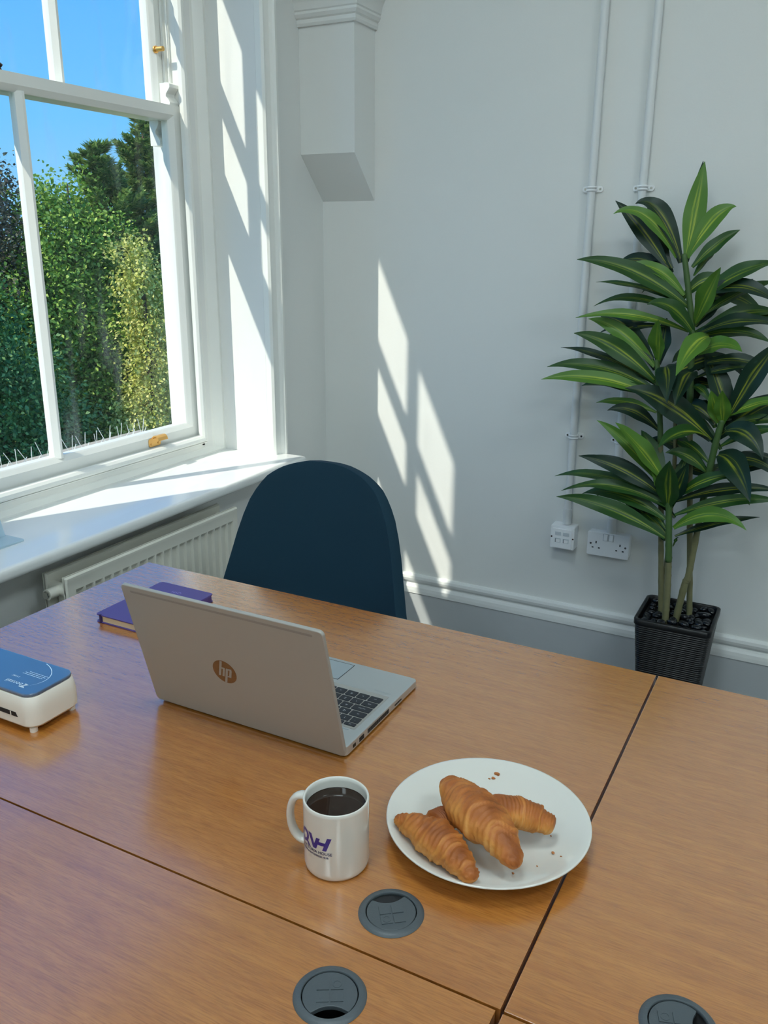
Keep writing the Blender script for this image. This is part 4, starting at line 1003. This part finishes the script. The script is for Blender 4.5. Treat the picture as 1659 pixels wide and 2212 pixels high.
# ------------------------------------------------------------------ unseen ceiling panels added as fill light
M_fill = bpy.data.materials.new('fill_diffuser'); M_fill.use_nodes = True; p = M_fill.node_tree.nodes['Principled BSDF']
p.inputs['Base Color'].default_value = (.9,.9,.9,1); p.inputs['Emission Color'].default_value = (.86,1.03,1.09,1); p.inputs['Emission Strength'].default_value = FILL
PAN = [(-.55, .55, 'nearest the sunlit window'), (1.45, .55, 'over the right end of the desks'), (-.55, -1.75, 'over the near left of the room'), (1.45, -1.75, 'in the corner behind the viewer')]
for x, y, w_ in PAN:
    t = thing('fill_panel', (x, y, CEIL-.02), 'square white fill light panel added out of view ' + w_, 'fill light', 'added fill light panels')
    f = MB(); f.prism([(x-.31,y-.31),(x+.31,y-.31),(x+.31,y+.31),(x-.31,y+.31)], lambda u, v, d: (u, v, d), CEIL-.018, CEIL-.0005); obj('frame', f, M_plastic, t)
    f = MB(); f.box(x-.295, x+.295, y-.295, y+.295, CEIL-.0215, CEIL-.0182); obj('diffuser', f, M_fill, t)

# ------------------------------------------------------------------ outside: bird spikes, ground, trees
M_spike = mat('spike_plastic', S(222,226,222), 0.3)
M_stone = mat('stone_sill', S(170,162,146), .8, var=.15, vscale=20)
struct(obj('trim_6', MB().box(-2.36, -2.1505, 1.08, 2.45, .60, .775), M_stone), 'stone sill outside the sunlit window', 'windowsill')
t = thing('bird_spikes', (-2.23, 1.76, .775), 'row of clear bird spikes outside the lower sash', 'bird spikes')
m = MB(); m.box(-2.245, -2.215, 1.20, 2.37, .7752, .779); obj('base_strip', m, M_spike, t)
rn = random.Random(8)
for i in range(21):
    y = 1.22+i*.0555
    for s_ in (-1, 0, 1):
        m = MB(); hh = .068+rn.uniform(-.004,.012)-(.03 if s_ == 1 else 0)
        m.tube([(-2.23, y, .779), (-2.23+rn.uniform(-.02,.02), y+s_*.028+rn.uniform(-.005,.005), .779+hh)], [.0013,.0011], 6); obj('spike', m, M_spike, t)
M_grass = mat('lawn', S(84,104,52), .95, var=.3, vscale=2)
struct(obj('ground', MB().box(-60, -3, -30, 60, -4.3, -4.2), M_grass), 'lawn below the trees', 'ground')
def leafy(name, c1, c2, c3, tr=.25):
    m = bpy.data.materials.new(name); m.use_nodes = True; N, L, p = nodes(m)
    g = N.new('ShaderNodeNewGeometry'); ra = N.new('ShaderNodeValToRGB'); e = ra.color_ramp.elements
    e[0].color = c1; e[1].color = c3; q = e.new(.5); q.color = c2
    L.new(g.outputs['Random Per Island'], ra.inputs[0]); L.new(ra.outputs[0], p.inputs['Base Color']); p.inputs['Roughness'].default_value = .55
    p.inputs['Specular IOR Level'].default_value = .3
    tl = N.new('ShaderNodeBsdfTranslucent'); mxs = N.new('ShaderNodeMixShader'); mxs.inputs[0].default_value = tr
    L.new(ra.outputs[0], tl.inputs[0]); L.new(p.outputs[0], mxs.inputs[1]); L.new(tl.outputs[0], mxs.inputs[2]); L.new(mxs.outputs[0], N['Material Output'].inputs[0])
    return m
M_bark = mat('bark', S(78,66,52), .9, var=.3, vscale=12)
def leaf_cloud(clumps, per, rad, size, asp, rn, flat=0.0, hang=0.0):
    """clumps: (centre, outward) -> a mesh of many four-cornered leaves."""
    V, F = [], []
    for c_, o_ in clumps:
        for _ in range(per):
            q = Vector((rn.gauss(0,1), rn.gauss(0,1), rn.gauss(0,1)*(1-flat)))*rad*.55 + c_
            d_ = (o_*.8 + Vector((rn.uniform(-1,1), rn.uniform(-1,1), rn.uniform(-.9,.9)-hang))).normalized()
            n_ = (o_*.5 + Vector((rn.uniform(-1,1), rn.uniform(-1,1), rn.uniform(-.2,1.4)))).normalized()
            sd = d_.cross(n_)
            if sd.length < .1: continue
            sd.normalize(); s_ = size*rn.uniform(.6,1.3); w_ = s_*asp*.5; k0 = len(V)
            dr = Vector((0,0,-s_*.15))
            V += [tuple(q), tuple(q+d_*s_*.45+sd*w_), tuple(q+d_*s_+dr), tuple(q+d_*s_*.45-sd*w_)]; F.append((k0,k0+1,k0+2,k0+3))
    m = MB(); m.v = V; m.f = F; return m
def cloud_obj(mb, material, parent):
    B_ = BASE[parent.name]; me = bpy.data.meshes.new('foliage'); me.from_pydata([(v[0]-B_.x, v[1]-B_.y, v[2]-B_.z) for v in mb.v], [], mb.f)
    o = obj('foliage', me, material, parent); o['kind'] = 'stuff'; return o
def broad_tree(base, blobs, material, label, dens, size, seed, asp=.62, clr=.34, per=26):
    rn = random.Random(seed); t = thing('tree', base, label, 'tree', 'trees outside the window')
    top = max(b[0][2] for b in blobs); cx_ = sum(b[0][0] for b in blobs)/len(blobs); cy_ = sum(b[0][1] for b in blobs)/len(blobs)
    m = MB(); m.tube([base, (base[0]+.1, base[1], base[2]+2), (cx_, cy_, (base[2]+top)/2+.5), (cx_, cy_, top)], [.13,.10,.06,.015], 10); obj('trunk', m, M_bark, t, smooth=True)
    for c_, r_ in blobs[::2]:
        m = MB(); m.tube([(cx_, cy_, max(base[2]+1.5, c_[2]-r_[2])), tuple(c_)], [.035,.01], 7); obj('branch', m, M_bark, t, smooth=True)
    cl = []
    for c_, r_ in blobs:
        area = (r_[0]*r_[1]+r_[1]*r_[2]+r_[0]*r_[2])
        for _ in range(int(dens*area)):
            a = Vector((rn.gauss(0,1), rn.gauss(0,1), rn.gauss(0,1))).normalized(); f_ = rn.uniform(.72,1.06) if rn.random() < .72 else rn.uniform(.25,.7)
            cl.append((Vector((c_[0]+a.x*r_[0]*f_, c_[1]+a.y*r_[1]*f_, c_[2]+a.z*r_[2]*f_)), a))
    cloud_obj(leaf_cloud(cl, per, clr, size, asp, rn), material, t); return t
def conifer(base, top, spread, material, label, seed, levels=46):
    rn = random.Random(seed); t = thing('tree', base, label, 'tree', 'trees outside the window')
    b, tp = Vector(base), Vector(top); m = MB(); m.tube([b, b.lerp(tp,.5), tp], [.22,.12,.012], 10); obj('trunk', m, M_bark, t, smooth=True)
    V, F = [], []
    def spray(p0, d, ln):
        side = d.cross(Vector((0,0,1))).normalized(); n = max(5, int(ln/.045))
        for i in range(n):
            s_ = i/n; q = p0 + d*ln*s_ + Vector((0,0,1))*(.10*ln*s_*s_)
            for sg in (-1, 1):
                for z_ in (-.25, .35):
                    dd = (d*.75 + side*sg*.75 + Vector((rn.uniform(-.25,.25), rn.uniform(-.25,.25), z_+rn.uniform(-.2,.2)))).normalized()
                    l_ = (.16*(1-s_)+.06)*rn.uniform(.7,1.3); ww = .026; sd = dd.cross(Vector((rn.uniform(-.4,.4),rn.uniform(-.4,.4),1))).normalized(); k0 = len(V)
                    V.extend([tuple(q), tuple(q+dd*l_*.5+sd*ww), tuple(q+dd*l_), tuple(q+dd*l_*.5-sd*ww)]); F.append((k0,k0+1,k0+2,k0+3))
    for i in range(levels):
        h = (i+.5)/levels; p_ = b.lerp(tp, .18+.82*h); R = spread*(1-h)**.62+.14
        for j in range(7 if h < .9 else 4):
            a = rn.uniform(0, 2*pi); el = rn.uniform(.10,.55)+.35*h
            d = Vector((cos(a)*cos(el), sin(a)*cos(el), sin(el))).normalized(); ln = R*rn.uniform(.55,1.15)
            spray(p_ + d*ln*.25, d, ln*.8)
            for q in range(3):
                a2 = a+rn.uniform(-.7,.7); d2 = Vector((cos(a2)*cos(el), sin(a2)*cos(el), sin(el)*.8+.05)).normalized(); spray(p_+d*ln*rn.uniform(.4,.75), d2, ln*.42)
    m = MB(); m.v = V; m.f = F; cloud_obj(m, material, t); return t
M_lf_mid = leafy('leaf_green', S(82,128,48), S(142,180,68), S(196,216,102))
M_lf_lo = leafy('leaf_deep_green', S(60,106,62), S(110,156,82), S(164,192,118))
M_lf_dk = leafy('leaf_copper', S(66,62,58), S(104,100,78), S(142,142,110))
M_lf_con = leafy('conifer_green', S(72,114,60), S(128,158,78), S(184,196,106))
M_lf_yel = leafy('lime_yellow', S(152,164,64), S(212,210,104), S(242,234,150))
G0 = -4.2
broad_tree((-12.6,11.6,G0), [((-12.6,11.35,1.35),(.85,.75,.85)),((-12.3,12.1,1.15),(.75,.7,.85)),((-12.5,10.9,.3),(.9,.9,.9)),((-12.2,11.7,-.4),(1.1,1.1,1.1)),((-12.0,12.2,-1.2),(1.1,1.1,1.1)),((-12.2,10.9,-1.6),(1.1,1.1,1.1)),((-12.8,12.0,.4),(1.1,1.1,1.1)),((-12.6,11.25,2.15),(.35,.3,.28)),((-12.5,12.0,1.95),(.3,.3,.3)),((-12.5,11.9,2.45),(.10,.10,.30))], M_lf_mid, 'bright green broadleaf tree in the middle of the window view', 76, .086, 21, clr=.30, per=44)
broad_tree((-11.6,9.2,G0), [((-11.6,9.0,-.5),(1.0,.9,.8)),((-11.4,9.5,-1.3),(.9,.9,.9)),((-11.8,8.3,-1.4),(1.2,1.2,1.1)),((-11.5,9.7,-2.3),(1.0,1.0,.9)),((-11.9,8.9,.3),(.7,.7,.7)),((-11.4,8.5,-2.6),(1.2,1.2,1.0))], M_lf_lo, 'green ivy-like tree at the lower left of the window view', 58, .075, 22, clr=.28, per=42)
broad_tree((-13.2,10.4,G0), [((-13.2,10.55,1.7),(.6,.55,.95)),((-13.2,10.1,.9),(.9,.9,1.1)),((-13.4,10.7,.3),(.8,.7,.9)),((-13.2,10.65,2.5),(.3,.3,.42))], M_lf_dk, 'dark copper-leaved tree at the left edge of the window', 62, .078, 23, clr=.28, per=40)
conifer((-12.9,14.4,G0), (-12.9,14.15,3.75), 1.75, M_lf_con, 'tall dark conifer at the right of the window view', 24, 50)
conifer((-12.3,12.9,G0), (-12.5,12.5,3.1), 1.8, M_lf_con, 'shorter conifer with a ragged tip left of the tall one', 27, 46)
broad_tree((-10.6,11.3,G0), [((-10.6,11.15,1.05),(.34,.32,.55)),((-10.6,11.65,.55),(.38,.38,.5)),((-10.5,11.75,-.25),(.45,.45,.5)),((-10.5,11.3,-.45),(.42,.40,.42)),((-10.55,11.35,.2),(.40,.36,.42)),((-10.5,11.25,-1.15),(.5,.45,.5)),((-10.4,10.75,-1.5),(.4,.36,.36)),((-10.4,11.7,-1.5),(.5,.5,.5)),((-10.4,10.55,-1.9),(.4,.4,.36)),((-10.4,11.2,-2.3),(.5,.5,.5))], M_lf_yel, 'yellow-green lime tree close to the right jamb', 120, .058, 25, asp=.85, clr=.20, per=34)
broad_tree((-13.6,15.6,G0), [((-13.6,15.5,.4),(1.4,1.4,1.6)),((-13.2,16.0,-1.4),(1.5,1.5,1.4)),((-13.4,14.4,-1.6),(1.2,1.2,1.2)),((-13.8,16.4,1.5),(1.0,1.0,1.0))], M_lf_lo, 'deep green tree beyond the right jamb', 40, .12, 28)
broad_tree((-12.6,6.4,G0), [((-12.6,6.6,.6),(1.4,1.3,1.4)),((-12.4,6.2,-1.2),(1.6,1.5,1.5)),((-12.6,7.2,1.6),(.9,.9,.9))], M_lf_mid, 'green tree beyond the left edge of the window', 36, .12, 29)
